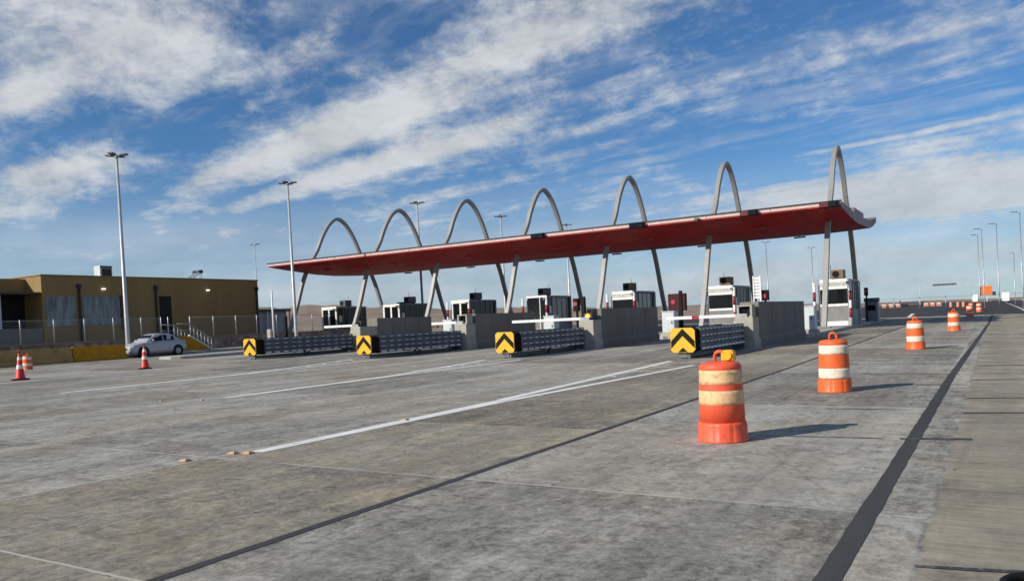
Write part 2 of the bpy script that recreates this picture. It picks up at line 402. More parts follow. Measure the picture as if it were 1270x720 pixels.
def strip(name, pts, w, m, dz=.004, jit=0., parent=None):
    """flat band along a polyline on the ground, split where the ground folds"""
    P = []
    for a, b in zip(pts[:-1], pts[1:]):
        n = max(1, int(math.hypot(b[0]-a[0], b[1]-a[1])/.22))
        ts = [i/n for i in range(n)]
        if a[1] != b[1] and min(a[1], b[1]) < 22 < max(a[1], b[1]): ts.append((22-a[1])/(b[1]-a[1]))
        for t in sorted(ts): P.append((a[0]+(b[0]-a[0])*t, a[1]+(b[1]-a[1])*t))
    P.append(pts[-1])
    mb = MB(); L = len(P); ws = w if isinstance(w, (list, tuple)) else (w, w)
    for i, p in enumerate(P):
        q0, q1 = P[max(i-1, 0)], P[min(i+1, L-1)]
        dx, dy = q1[0]-q0[0], q1[1]-q0[1]; d = math.hypot(dx, dy) or 1
        nx, ny = dy/d, -dx/d; hw = (ws[0]+(ws[1]-ws[0])*i/max(1, L-1))/2
        for sg in (-1, 1):
            e = hw+random.uniform(-jit, jit)
            x, y = p[0]+sg*nx*e, p[1]+sg*ny*e
            mb.v.append((x, y, G(x, y)+dz))
    for i in range(L-1): mb.face((2*i, 2*i+1, 2*i+3, 2*i+2))
    return struct(mb.build(name, m))
strip('expansion_joint', [(-.915, -6), (-.86, 20), (-.62, 40), (-.40, 60), (-.3, 84)], .15, 'seal', jit=.006)
strip('expansion_joint', [(-4.68, -6), (-4.72, 20), (-4.9, 45), (-5.1, 70)], .095, 'seal', jit=.005)
for x0, x1, y0, y1, w0, w1 in [(-2.6, -1.2, 10.22, 10.42, .02, .04), (-1.02, -.28, 10.45, 10.62, .10, .13), (-.47, .75, 5.39, 5.62, .05, .035),
                       (-2.3, -1.1, 13.2, 13.35, .03, .05), (-.46, .5, 13.1, 13.3, .10, .07), (-.46, .6, 15.1, 15.3, .09, .07),
                       (-1.4, -.5, 17.4, 17.5, .08, .05), (-3.9, -2.2, 16.1, 16.3, .03, .05), (-.45, .8, 18.6, 18.8, .14, .1), (-.45, .8, 22.6, 22.8, .2, .12)]:
    strip('transverse_joint', [(x0, y0), ((x0+x1)/2, (y0+y1)/2+.03), (x1, y1)], (w0, w1), 'tar', dz=.006, jit=.016)
for y, w in [(19.9, .05), (23.4, .06), (27.0, .09), (30.4, .08), (34.0, .12), (37.6, .12), (41.2, .15), (45., .15)]:
    a_, b_ = random.uniform(-4.6, -4.2), random.uniform(-1.1, -.6)
    strip('transverse_joint', [(a_, y), ((a_+b_)/2, y+random.uniform(-.05, .08)), (b_, y+.12)], (w*.6, w), 'tar', dz=.006, jit=.014)
    strip('transverse_joint', [(-.46, y+.4), (.3, y+.45), (random.uniform(.5, 1.5), y+.4)], (w*.8, w*.5), 'tar', dz=.006, jit=.02)

# lane markings that open into a gore before each island
def gore(ax, ay, lx, ly, rx, ry, sp):
    mx = ax+(lx+rx-2*ax)*.12; my = ay+sp
    strip('lane_marking', [(ax, ay), (mx, my)], (.22, .34), 'paint')
    strip('lane_marking', [(mx-.10, my), (lx, ly)], .21, 'paint', dz=.005)
    strip('lane_marking', [(mx+.10, my), (rx, ry)], .19, 'paint', dz=.006)
    n = 4
    for i in range(1, n+1):
        t = .35+.6*i/n
        y = my+(ly-my)*t; xl = mx+(lx-mx)*t; xr = mx+(rx-mx)*(y-my)/(ry-my)
        if xr-xl > .45:
            strip('lane_marking', [(xl+.1, y), ((xl+xr)/2, y-.35), (xr-.1, y-.05)], .11, 'paint2', dz=.008)
gore(-8.22, 7.15, -9.05, 24.9, -7.66, 23.0, 6.2)
gore(-15.38, 12.5, -16.9, 26.0, -15.3, 26.0, 6.5)
gore(-22.2, 12.6, -24.6, 27., -22.9, 27., 7.)
strip('lane_marking', [(-29.5, 13.2), (-31.2, 26.5)], .2, 'paint2')
strip('lane_marking', [(-38.4, 14.5), (-39.2, 27.5)], .2, 'paint2')
strip('lane_marking', [(-5.6, 70), (-6.6, 84), (-7.2, 86)], (.12, .3), 'paint')
strip('lane_marking', [(-7.2, 86), (-8.4, 106)], (.3, .35), 'paint')
strip('lane_marking', [(2.6, 86), (3.2, 400)], .2, 'paint')

# hills along the horizon
def hills():
    tab = [(-100, 2.4), (-75, 2.3), (-60, 2.2), (-47.7, 1.98), (-40, 1.5), (-35, 1.18), (-27, .88), (-18.5, .62), (-8, .22), (0, .1), (20, .12), (60, .3)]
    def el(a):
        for (a0, e0), (a1, e1) in zip(tab[:-1], tab[1:]):
            if a0 <= a <= a1: return e0+(e1-e0)*(a-a0)/(a1-a0)
        return .1
    mb = MB(); A = [(-100+i*.5) for i in range(321)]; rows = [(900, 0), (1200, .28), (1500, .42), (1900, .8), (2300, 1.), (3200, .6)]
    rnd = random.Random(3); ph = [rnd.uniform(0, 6) for _ in range(12)]
    for ri, (r, f) in enumerate(rows):
        for a in A:
            t = R(a); z = f*math.tan(R(el(a)))*2300
            z *= 1+.05*math.sin(a*.9+ph[ri])+.035*math.sin(a*2.3+ph[ri+3])+.02*math.sin(a*6.1+ph[ri+5])
            rr = r*(1+.05*math.sin(a*.5+ph[ri+2]))
            mb.v.append((rr*math.sin(t), rr*math.cos(t), .3+z if f else -.5))
    n = len(A)
    for i in range(len(rows)-1):
        for j in range(n-1):
            mb.face((i*n+j, i*n+j+1, (i+1)*n+j+1, (i+1)*n+j), 0, True)
    struct(mb.build('hills', 'desert'))
hills()

# ------------------------------------------------------------------ toll plaza
IX = [-9-7.65*(6-i) for i in range(7)]          # island axes, far left first
ordw = ['leftmost', 'second from the left', 'third from the left', 'middle', 'third from the right', 'second from the right', 'rightmost']
CA = 59.3                                        # arch axis
def ya_curve():
    tab = [(-.2, 7.56), (.2, 7.4), (3.5, 6.15), (6.3, 5.02), (8.0, 3.98), (9.2, 3.04), (10.4, 2.36), (11.3, 1.72), (11.95, 1.10), (12.3, .56), (12.45, 0)]
    return tab
def smooth(P, n=6):
    out = []
    for i in range(len(P)-1):
        p0, p1, p2, p3 = P[max(i-1, 0)], P[i], P[i+1], P[min(i+2, len(P)-1)]
        for k in range(n):
            t = k/n
            out.append(tuple(.5*(2*b+(c-a)*t+(2*a-5*b+4*c-d)*t*t+(3*b-a-3*c+d)*t**3) for a, b, c, d in zip(p0, p1, p2, p3)))
    out.append(P[-1]); return out
for i, x in enumerate(IX):
    gz = G(x, 57)+.16
    t = thing('support_arch', f'grey steel parabolic arch piercing the red canopy, {ordw[i]} of the seven', 'arch', (x, CA, gz), group='steel arches carrying the toll canopy')
    T = ya_curve()
    half = [(-w, z-gz) for z, w in T[1:]]
    path = [( -7.45, 0.0)]+[(a, b) for a, b in half if b > .3]+[(-a, b) for a, b in half[::-1][1:] if b > .3]+[(7.45, 0.0)]
    path = smooth(path, 4)
    rings = []
    for k, (y, z) in enumerate(path):
        y0, z0 = path[max(k-1, 0)]; y1, z1 = path[min(k+1, len(path)-1)]
        d = math.hypot(y1-y0, z1-z0); ny, nz = -(z1-z0)/d, (y1-y0)/d
        hw, hd = .155, .15
        rings.append([(sx*hw, y+sd*ny*hd, z+sd*nz*hd) for sx, sd in ((-1, -1), (1, -1), (1, 1), (-1, 1))])
    MB().loft(rings, 0).build('arch_beam', 'steel', t, .02)
    for sg in (-1, 1):
        MB().box(-.38, .38, sg*7.45-.36, sg*7.45+.36, 0.004, .05).build('base_plate', 'steel', t)

def canopy():
    X0, X1 = -56.2, -7.75
    o = thing('toll_canopy', 'long red winged canopy roof spanning the toll lanes with pale front edge', 'canopy', ((X0+X1)/2, CA, 0))
    ox, oy = (X0+X1)/2, CA
    mid = [(51.4, 7.60), (52.2, 7.28), (53.4, 6.98), (55.4, 6.76), (58, 6.72), (61, 6.84), (64, 7.08), (66, 7.45), (67.8, 7.92)]
    end = [(51.4, 7.60), (52.2, 7.50), (53.4, 7.38), (55.4, 7.22), (58, 7.09), (61, 7.13), (64, 7.20), (66, 7.50), (67.8, 7.94)]
    st = [(X0, 1.), (X0+.7, .72), (X0+1.6, .34), (X0+3, .08), (X0+4.5, 0), (-32, 0), (X1-4.5, 0), (X1-3, .08), (X1-1.6, .34), (X1-.7, .72), (X1, 1.)]
    bot = [[(x-ox, a[0]-oy, a[1]+(b[1]-a[1])*f) for a, b in zip(mid, end)] for x, f in st]
    mb = MB(); mb.loft(bot, 0, False, False, False); mb.build('soffit', 'red', o)
    topp = [(51.43, 7.86), (53.4, 7.78), (55.7, 7.68), (59, 7.66), (61.5, 7.68), (63.8, 7.74), (66, 8.0), (67.77, 8.27)]
    mb = MB(); mb.loft([[(x-ox, y-oy, z) for y, z in topp] for x in (X0, X1)], 0, False, False, False); mb.build('roof_deck', 'roof', o)
    for nm, x, sg in (('end_fascia', X0, -1), ('end_fascia', X1, 1)):
        mb = MB(); ring = [(y, z) for y, z in end]+[(y, z+.02) for y, z in topp[::-1]]
        mb.loft([[(xx-ox, y-oy, z) for y, z in ring] for xx in (x, x+sg*.05)], 0); mb.build(nm, 'roof', o)
    mb = MB().box(X0-ox-.05, X1-ox+.05, 67.8-oy, 67.86-oy, 7.9, 8.34); mb.build('rear_fascia', 'roof', o)
    mb = MB().box(X0-ox-.05, X1-ox+.05, 51.33-oy, 51.40-oy, 7.66, 7.86); mb.build('front_fascia', 'fascia', o)
    MB().box(X0-ox-.05, X1-ox+.05, 51.335-oy, 51.395-oy, 7.57, 7.657).build('fascia_skirt', 'red', o)
    mb = MB().box(X0-ox-.08, X1-ox+.08, 51.26-oy, 51.50-oy, 7.862, 7.93); mb.build('coping', 'darktrim', o)
    for k in range(1, 12):
        xx = X0+(X1-X0)*k/12
        MB().box(xx-ox-.012, xx-ox+.012, 51.318-oy, 51.329-oy, 7.665, 7.855).build('fascia_seam', 'roof', o)
    for i in range(6):
        lx = IX[i]+3.83-ox
        MB().lathe([(.34, 6.90), (.34, 7.02)], 16, (lx, 53.5-oy, 0), sm=False).build('downlight', 'redp', o)
        f = MB().box(lx-.42, lx+.42, 64.95-oy, 65.25-oy, 7.04, 7.14); f.build('floodlight', 'lampd', o, .02)
        MB().tube([(lx, 65.1-oy, 7.145), (lx, 65.1-oy, 7.42)], .03, 6).build('floodlight_stem', 'lampd', o)
    for x in (-8.34, -13.07, -20.55, -28.2):
        lx = x-ox
        s = MB().box(lx-.52, lx+.52, 51.0-oy, 51.25-oy, 7.52, 7.90).build('lane_signal', 'black', o, .02)
        MB().box(lx-.46, lx-.02, 50.97-oy, 50.998-oy, 7.56, 7.86).build('signal_face', 'sigred' if x > -15 else 'glass', s)
        MB().box(lx+.04, lx+.46, 50.97-oy, 50.998-oy, 7.56, 7.86).build('signal_face', 'glass', s)
    MB().box(X1-ox-1.6, X1-ox-.03, 57.2-oy, 61.6-oy, 7.70, 8.06).build('roof_upstand', 'roof', o)
    c = MB().box(-16.5-ox, -16.25-ox, 50.9-oy, 51.25-oy, 7.62, 7.74).build('security_camera', 'lampd', o)
canopy()

# island kerbs
att_y = {3: 27.7, 4: 27.5, 5: 27.1, 6: 26.0}
wall_y = {3: 35.0, 4: 34.5, 5: 33.6, 6: 32.0}
isl_w = 1.12
for i, x in enumerate(IX):
    y0 = {0: 30.5, 1: 29.5, 2: 28.4}.get(i, wall_y.get(i, 0)+9.8)
    y1 = 74.
    rest = {0: 'under the far left booth', 1: 'under the second booth from the left', 2: 'with its low nose ahead of the silver car'}.get(i, f'raised slab under the booth {ordw[i]} in the row')
    t = thing('toll_island', f'pale concrete kerbed island {rest}', 'traffic island', (x, y0, 0), group='kerbed islands between toll lanes')
    xs = (-isl_w, isl_w); mb = MB(); rings = []
    ins = .05
    for y in [0, .35, 1.0]+[float(v) for v in range(3, int(y1-y0), 4)]+[y1-y0]:
        wf = {0: .45, .35: .8}.get(y, 1.)
        zb = [G(x+s*isl_w*wf, y0+y) for s in (-1, 1)]
        zt = G(x, y0+y)+.16
        rings.append([(-isl_w*wf, y, zb[0]-.05), (isl_w*wf, y, zb[1]-.05), (isl_w*wf, y, zt-.03), (isl_w*wf-ins, y, zt), (-isl_w*wf+ins, y, zt), (-isl_w*wf, y, zt-.03)])
    mb.loft(rings).build('kerb', 'kerb', t)

# concrete crash walls with a lower front step
where = {3: 'with a stepped low front, farthest left of the four', 4: 'between the two middle striped crash cushions', 5: 'left of the nearest striped crash cushion', 6: 'beside the white cabinet at far right, nearest booth with striped posts'}
for i in (3, 4, 5, 6):
    x = IX[i]; y0 = wall_y[i]; gz = G(x, y0+4)
    t = thing('crash_wall', f'grey concrete wall block {where[i]}', 'concrete wall', (x, y0, gz), group='concrete blocks guarding the toll islands')
    L = 41.8-y0; zt = 1.82
    step = .9 if i != 3 else 1.5
    MB().prism_y([(.02, -.2), (.9, -.2), (.9, .30), (.84, .42), (.84, zt), (.08, zt), (.08, .42), (.02, .30)], step, L).build('wall_block', 'conc', t, .02)  # side shade is in the colour; the sunlit front step keeps pale concrete
    zs = {3: 1.36, 4: 1.32, 5: 1.30, 6: 1.22}[i]
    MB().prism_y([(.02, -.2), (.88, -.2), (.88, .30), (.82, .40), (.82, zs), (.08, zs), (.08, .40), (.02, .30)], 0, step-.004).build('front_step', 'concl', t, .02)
    for k in range(1, 4):
        yy = step+(L-step)*k/4
        MB().box(.841, .846, yy-.012, yy+.012, .44, zt-.03).build('form_seam', 'darktrim', t)

# crash cushions
def attenuator(i, lab):
    x = IX[i]; y0 = att_y[i]; gz = G(x, y0+3)
    t = thing('crash_cushion', lab, 'crash cushion', (x, y0, gz), R({3: .8, 4: -1.1, 5: .5, 6: -.4}[i]), group='striped crash cushions before the toll islands')
    W, z0, z1 = .42, .20, 1.02
    def rr(w, a, b, r=.09):
        return [(-w+r, a), (w-r, a), (w, a+r), (w, b-r), (w-r, b), (-w+r, b), (-w, b-r), (-w, a+r)]
    MB().prism_y(rr(W, z0, z1), 0, .05).build('chevron_panel', 'yellow', t)
    ch = MB(); ap = z1-.03; bw = .27
    def v(zapex, half, thick, m=0):
        sl = 1.02
        pts_o = [(-half, zapex-half*sl), (0, zapex), (half, zapex-half*sl)]
        pts_i = [(half, zapex-half*sl-thick), (0, zapex-thick), (-half, zapex-half*sl-thick)]
        # two quads so the chevron stays flat and clean
        ch.poly([(pts_o[0][0], -.003, pts_o[0][1]), (0, -.003, zapex), (0, -.003, zapex-thick), (-half, -.003, pts_i[2][1])])
        ch.poly([(0, -.003, zapex), (half, -.003, pts_o[2][1]), (half, -.003, pts_i[0][1]), (0, -.003, zapex-thick)])
    v(z1-.02, W-.012, .25)
    ch.poly([(-.17, -.003, z0+.012), (.17, -.003, z0+.012), (0, -.003, z0+.17)])
    ch.build('chevron_stripe', 'black', t)
    nb = [[(x_, y_, z_) for x_, z_ in rr(W-(.02 if k % 2 else .055), z0+(.02 if k % 2 else .05), z1-(.02 if k % 2 else .05))] for k, y_ in enumerate((.052, .10, .17, .20, .27, .30, .37, .40, .47, .50, .57, .62))]
    MB().loft(nb).build('nose_box', 'rubber', t)
    L = wall_y[i]-y0-.25
    n = 3; bl = (L-.6)/n
    prof = [(.0, 0), (.05, .03), (.05, .12), (.0, .17), (.0, .21), (.05, .25), (.05, .34), (.0, .39), (.0, .43), (.05, .47), (.05, .56), (.0, .61), (.0, .65), (.05, .69), (.05, .76), (.0, .80)]
    for k in range(n):
        ya, yb = .6+k*bl, .6+(k+1)*bl+.12
        off = W-.045+.018*k
        for sg in (-1, 1):
            ring = [(sg*(off+a), z0+.02+b) for a, b in prof]+[(sg*(off-.012+a), z0+.02+b) for a, b in prof[::-1]]
            sl = MB().prism_y(ring, ya, yb)
            ns = 4
            for q in range(ns):
                yy = ya+.25+(bl-.4)*q/(ns-1)
                for zz, hh in ((.073, .036), (.295, .016), (.515, .016), (.725, .016)):
                    xa, xb = sg*(off+.0515), sg*(off+.075)
                    ln = .17 if hh > .02 else .11
                    sl.box(min(xa, xb), max(xa, xb), yy-ln, yy+ln, z0+.02+zz-hh, z0+.02+zz+hh, 1)
            sl.build('side_panel', ['galvd', 'slot'], t)
        MB().box(-W+.06, W-.06, ya+.02, ya+.10, z0, z1-.03).build('diaphragm', 'galvd', t)
    MB().box(-.3, .3, .66, L-.05, z0+.02, z1-.16).build('cartridge', 'rubber', t)
    MB().box(-.12, .12, .1, L, .02, .16).build('ground_rail', 'galvd', t)
    for yy in (.12, L*.55):
        for xa in (-.2, .1): MB().box(xa, xa+.1, yy, yy+.14, 0, z0).build('foot', 'galvd', t)
    MB().box(-W-.03, W+.03, L+.006, L+.07, .05, z1-.02).build('rear_frame', 'galvd', t)
attenuator(3, 'yellow and black chevron crash cushion farthest left, behind the low kerb nose')
attenuator(4, 'yellow and black chevron crash cushion, second from the left')
attenuator(5, 'yellow and black chevron crash cushion, third from the left')
attenuator(6, 'yellow and black chevron crash cushion nearest, behind the big front drum')

# booths
def striped_post(parent, x, y, h, r=.09, plain=False):
    z = 0; p = None
    zs = [(0, .5, 'white'), (.5, 1.12, 'redp'), (1.12, 1.62, 'white'), (1.62, 2.24, 'redp'), (2.24, h, 'white')]
    base = MB().lathe([(r, 0), (r, h)], 12, (x, y, 0)).build('corner_post', 'white', parent)
    if not plain:
        for a, b, m in zs:
            if m == 'redp': MB().lathe([(r+.004, a), (r+.004, b)], 12, (x, y, 0)).build('red_band', 'redp', base)
def booth(i):
    x = IX[i]; y0 = [57.4, 57.4, 57.4, 57.2, 56.9, 56.4, 55.5][i]; gz = G(x, 57)+.16
    look = {0: 'white framed booth with two narrow front panes, farthest left', 1: 'white framed booth with two front panes, second from the left',
            2: 'white framed booth with two front panes and red posts, third from the left', 3: 'booth with one wide dark front window in the middle of the row',
            4: 'booth with grimy sign strip above its window, fifth from the left', 5: 'booth with white front bands beside the white louvred panel',
            6: 'white banded booth with red striped posts at the right end'}[i]
    t = thing('toll_booth', look, 'toll booth', (x, y0, gz), group='toll booths under the canopy')
    W, D, H = .95, 4.3, 3.0
    XO = .05
    def bx(a, b, c, d, e, f): return MB().box(a+XO, b+XO, c, d, e, f)
    # shell
    bx(-W+.03, W-.03, .08, D, .0, 1.02).build('lower_wall', 'panelg' if i != 4 else 'panel', t)
    bx(-W+.09, W-.09, .12, D-.06, 1.024, H-.16).build('window_glass', 'glass', t)
    bx(-W, W, .03, D+.03, H-.156, H).build('roof_slab', 'panel', t, .03)
    for yy in (.08, .95, 1.8, 2.65, 3.5, D-.1):
        for sx in (-1, 1):
            xa, xb = sorted((sx*(W-.05), sx*(W-.10)))
            MB().box(xa+XO, xb+XO, yy, yy+.09, 1.026, H-.16).build('window_mullion', 'panel', t)
    for sx in (-1, 1):
        for a, b in ((1.04, 1.8), (1.9, 2.62), (2.75, 3.48)):
            if i in (3, 4, 5) and (sx == 1):
                xa, xb = sorted((sx*(W-.078), sx*(W-.085)))
                MB().box(xa+XO, xb+XO, a, b, 1.06, H-.19).build('side_panel', 'panel' if i == 5 else 'glassb', t)
    # front
    F = MB(); fz = -.0
    if i in (0, 1, 2):
        F.box(-W+XO, W+XO, -.04, .06, 2.72, H+.02); F.box(-W+XO, W+XO, -.04, .06, .9, 1.06)
        for xa in (-W, -.10, W-.16): F.box(xa+XO, xa+.18+XO, -.039, .059, 1.062, 2.718)
        for xa in (-W, W-.16): F.box(xa+XO, xa+.16+XO, -.039, .059, .0, .898)
        F.build('front_frame', 'white', t, .01)
        MB().box(-W+.19+XO, -.11+XO, .0, .03, 1.064, 2.716).build('front_window', 'glass', t)
        MB().box(.09+XO, W-.17+XO, .0, .03, 1.064, 2.716).build('front_window', 'glass', t)
    elif i == 3:
        F.box(-W+XO, W+XO, -.04, .06, 2.86, H+.02); F.box(-W+XO, -W+.07+XO, -.039, .059, 0, 2.858); F.box(W-.12+XO, W+XO, -.039, .059, 0, 2.858)
        F.box(.25+XO, W-.122+XO, -.04, .06, .95, 1.08); F.box(.25+XO, .32+XO, -.038, .058, .1, 2.85)
        F.build('front_frame', 'white', t, .01)
        MB().box(-W+.072+XO, .248+XO, 0, .03, 1.1, 2.85).build('front_window', 'glass', t)
        MB().box(.322+XO, W-.122+XO, 0, .03, 1.1, 2.85).build('front_window', 'glass', t)
    else:
        for a, b in ((0.0, .30), (1.25, 1.42), (2.36, 2.54), (2.78, H+.02)):
            MB().box(-W+.1+XO, W-.12+XO, -.06, .06, a, b).build('front_band', 'white', t, .02)
        MB().box(-W+.1+XO, W-.12+XO, -.02, .03, 1.424, 2.356).build('front_window', 'glass', t)
        MB().box(-W+.1+XO, W-.12+XO, -.03, .03, 2.544, 2.776).build('sign_strip', 'smudge', t)
        MB().box(-W+.1+XO, W-.12+XO, -.02, .03, .304, 1.246).build('front_panel', 'panelg', t)
        MB().box(-W+XO, -W+.098+XO, -.03, .05, 0, H-.02).box(W-.118+XO, W-.04+XO, -.03, .05, 0, H-.02).build('front_jamb', 'galv', t)
    hs = {0: 2.2, 1: 2.2}.get(i, 2.85)
    if i > 1:
        striped_post(t, -W-.16, -.3, hs); striped_post(t, W+.10, -.22, hs)
        striped_post(t, W+.08, D-.1, 2.9, .05, True)
    # cooler
    ax, ay = (.2, .7) if i > 2 else (.35, 1.6)
    if i == 1: ay = 2.0
    a = MB().box(ax-.42, ax+.36, ay, ay+.9, H+.07, H+.64).build('air_conditioner', 'ac' if i > 3 else 'lampd', t, .03)
    MB().disc_y((ax-.12, H+.36), .21, ay-.03, ay-.004).build('fan_grille', 'black', a)
    MB().box(ax-.36, ax+.3, ay+.1, ay+.2, H+.002, H+.068).box(ax-.36, ax+.3, ay+.7, ay+.8, H+.002, H+.068).build('mount', 'galv', a)
    if i == 1: MB().box(ax-1.5, ax-.7, ay+.3, ay+1., H+.002, H+.2).build('roof_box', 'lampd', t)
    MB().tube([(-.7, 3.6, H+.002), (-.7, 3.6, H+1.1)], .018, 6).build('antenna', 'galv', t)
    MB().tube([(-.75, .5, H+.03), (-.75, 3.5, H+.03)], .025, 6).build('conduit', 'galv', t)
    MB().box(W+.03, W+.05, .32, .72, 1.55, 2.15).build('notice_plate', 'white', t)
    MB().box(W+.02, W+.10, 1.15, 1.55, 1.0, 1.09).build('counter_ledge', 'galv', t)
    cm = MB().box(W-.12, W+.02, -.42, -.10, H-.32, H-.18).build('camera_housing', 'cab', t)
    MB().box(W-.10, W+.0, -.43, -.421, H-.30, H-.20).build('camera_lens', 'glass', cm)
    # door at the back of the right side, step and rail
    MB().box(W-.03+XO, W-.02+XO, 2.0, 2.75, .05, .98).build('door', 'panel', t)
for i in range(7): booth(i)

# white electrical cabinets at the far end of each wall
for i in (3, 4, 5, 6):
    x = IX[i]+.74; y = 43.3+(.7 if i < 6 else 0)
    gz = G(x, y)
    t = thing('equipment_cabinet', f'pale grey upright cabinet behind the concrete wall, {["","","","farthest left","third from the right","second from the right","beside the rightmost booth"][i]}', 'cabinet', (x, y, gz), group='equipment cabinets on the islands')
    MB().box(-.45, .45, -.42, .42, 0, .34).build('plinth', 'concl', t)
    MB().box(-.36, .36, -.34, .34, .344, 1.52).build('cabinet_body', 'cab', t, .015)
    MB().box(-.32, .32, -.356, -.342, .4, 1.46).build('door', 'cab', t, .004)
    MB().box(.20, .24, -.385, -.358, .85, 1.0).build('handle', 'black', t)
    MB().box(-.40, .40, -.38, .38, 1.524, 1.57).build('lid', 'cab', t, .01)

# barrier arms at the front steps
arm_len = {3: 2.2, 4: 1.6, 5: 3.7, 6: 2.9}
for i in (3, 4, 5, 6):
    x = IX[i]+.45; y = wall_y[i]+.45; gz = G(IX[i], wall_y[i]+4)+{3: 1.36, 4: 1.32, 5: 1.30, 6: 1.22}[i]+.002
    t = thing('boom_barrier', f'white boom arm reaching left from the concrete step, {["","","","farthest left","shortest of them","longest of them","in front of the banded booth"][i]}', 'barrier', (x, y, gz), group='boom barriers on the concrete steps')
    if i in (4, 6):
        mb = MB().box(-.32, .28, -.22, .32, 0, .06); mb.box(-.32, -.24, -.22, .32, .064, .42); mb.box(.20, .28, -.22, .32, .064, .42); mb.box(-.32, .28, -.22, .32, .424, .48)
        mb.build('housing', 'concl', t)
        MB().box(-.236, .196, .0, .3, .066, .42).build('housing_core', 'black', t)
        for dx in (-.12, .10):
            MB().disc_y((dx, .24), .10, -.05, -.003).build('lamp_lens', 'glass', t)
    else:
        MB().box(-.26, .2, -.15, .25, 0, .34).build('housing', 'darktrim', t, .03)
        MB().disc_y((-.03, .17), .13, -.19, -.152).build('lamp_lens', 'amblamp' if i == 5 else 'glass', t)
    L = arm_len[i]
    arm = MB().box(-.36-L, -.36, -.30, -.22, .01, .14).build('boom_arm', 'white', t, .01)
    MB().box(-.355, .1, -.32, -.23, .0, .14).build('arm_clamp', 'galv', t)
    for k in (1,) if i == 6 else ():
        a = -.95-k*.9
        MB().box(a-.30, a, -.304, -.216, .006, .144).build('red_band', 'redp', arm)

# signals and posts in the lanes behind the walls
def red_signal(x, y, h, label, board=None):
    t = thing('lane_signal_post', label, 'traffic signal', (x, y, G(x, y)+.16), group='red lane signals beside the booths')
    MB().lathe([(.06, 0), (.06, h+.1)], 10).build('post', 'black', t)
    MB().box(-.15, .12, -.12, .12, h-.36, h+.24).build('signal_head', 'black', t, .02) if not board else MB().box(-board, board-.15, -.1, .1, h-.55, h+.45).build('signal_board', 'boardred', t, .02)
    yy = -.125 if not board else -.104
    MB().disc_y((-.02 if not board else -board*.5, h-.02), .10 if not board else .13, yy-.02, yy-.002).build('lamp', 'redlamp', t)
    return t
WT = G(-9, wall_y[6]+4)+1.82          # top of the rightmost wall
red_signal(-16.82, 34.0, 1.95, 'black signal with red round lamp left of the second concrete wall from the right')
red_signal(-15.85, 45.4, 1.95, 'dark red signal board behind the second concrete wall from the right', .62)
red_signal(-8.35, 66.0, 2.3, 'red lamp signal behind the rightmost booth')
t = thing('lane_signal', 'small black signal with red lamp standing on the rightmost concrete wall', 'traffic signal', (-8.42, 35.2, WT))
MB().box(-.17, .13, -.1, .1, .06, .50).build('signal_head', 'black', t, .02); MB().box(-.06, .02, -.05, .05, 0, .0595).build('post', 'black', t)
MB().disc_y((-.06, .24), .10, -.125, -.102).build('lamp', 'redlamp', t)
for x, y, z0, h, lab in [(-16.48, 34.0, G(-16.65, wall_y[5]+4)+1.30, 1.1, 'slim black post on the front step of the second concrete wall from the right'),
                     (-15.55, 44.9, G(-15.55, 45)+.16, 2.55, 'slim black post in front of the dark red signal board'),
                     (-39.5, 37.3, G(-39.5, 37.3)+.16, 2.05, 'slim black post on the left island near the white pole')]:
    t = thing('black_post', lab, 'post', (x, y, z0), group='slim black posts')
    MB().box(-.09, .09, -.09, .09, .051, h).build('post_shaft', 'black', t, .01); MB().box(-.14, .14, -.14, .14, 0.002, .05).build('foot', 'black', t)
# white pole with a small box on the left island
x, y = -39.6, 36.35
t = thing('raised_boom', 'thin white upright boom with a small beige drive box, left of the first arch', 'barrier', (x, y, G(x, y)+.16))
MB().tube([(0, 0, .5), (0, 0, 3.75)], .055, 8).build('boom_arm', 'white', t)
MB().box(-.42, -.08, -.2, .2, 0, 1.25).build('drive_box', 'concl', t, .03)
MB().box(-.079, .1, -.08, .08, .42, .62).build('pivot', 'galv', t)
# louvred white panel by booth six
t = thing('louvred_panel', 'small white louvred panel standing on the rightmost concrete wall', 'panel', (-8.72, 35.0, WT))
for x0 in (-.17, .12): MB().box(x0, x0+.05, -.05, .05, 0, 1.12).build('frame_post', 'white', t)
for k in range(7): MB().box(-.118, .118, -.03, .03, .16+k*.135, .16+k*.135+.09).build('louvre', 'white', t)
# equipment behind the right booth
t = thing('ticket_machine', 'dark ticket machine with grey top behind the rightmost booth', 'machine', (-8.1, 66.9, G(-8.1, 66.9)+.16))
MB().box(-.45, .45, -.5, .5, 0, 1.45).build('cabinet_body', 'panel', t, .03); MB().box(-.5, .5, -.55, .55, 1.454, 1.75).build('hood', 'lampd', t, .03)
MB().box(-.3, .3, -.515, -.502, .8, 1.2).build('screen', 'glass', t)

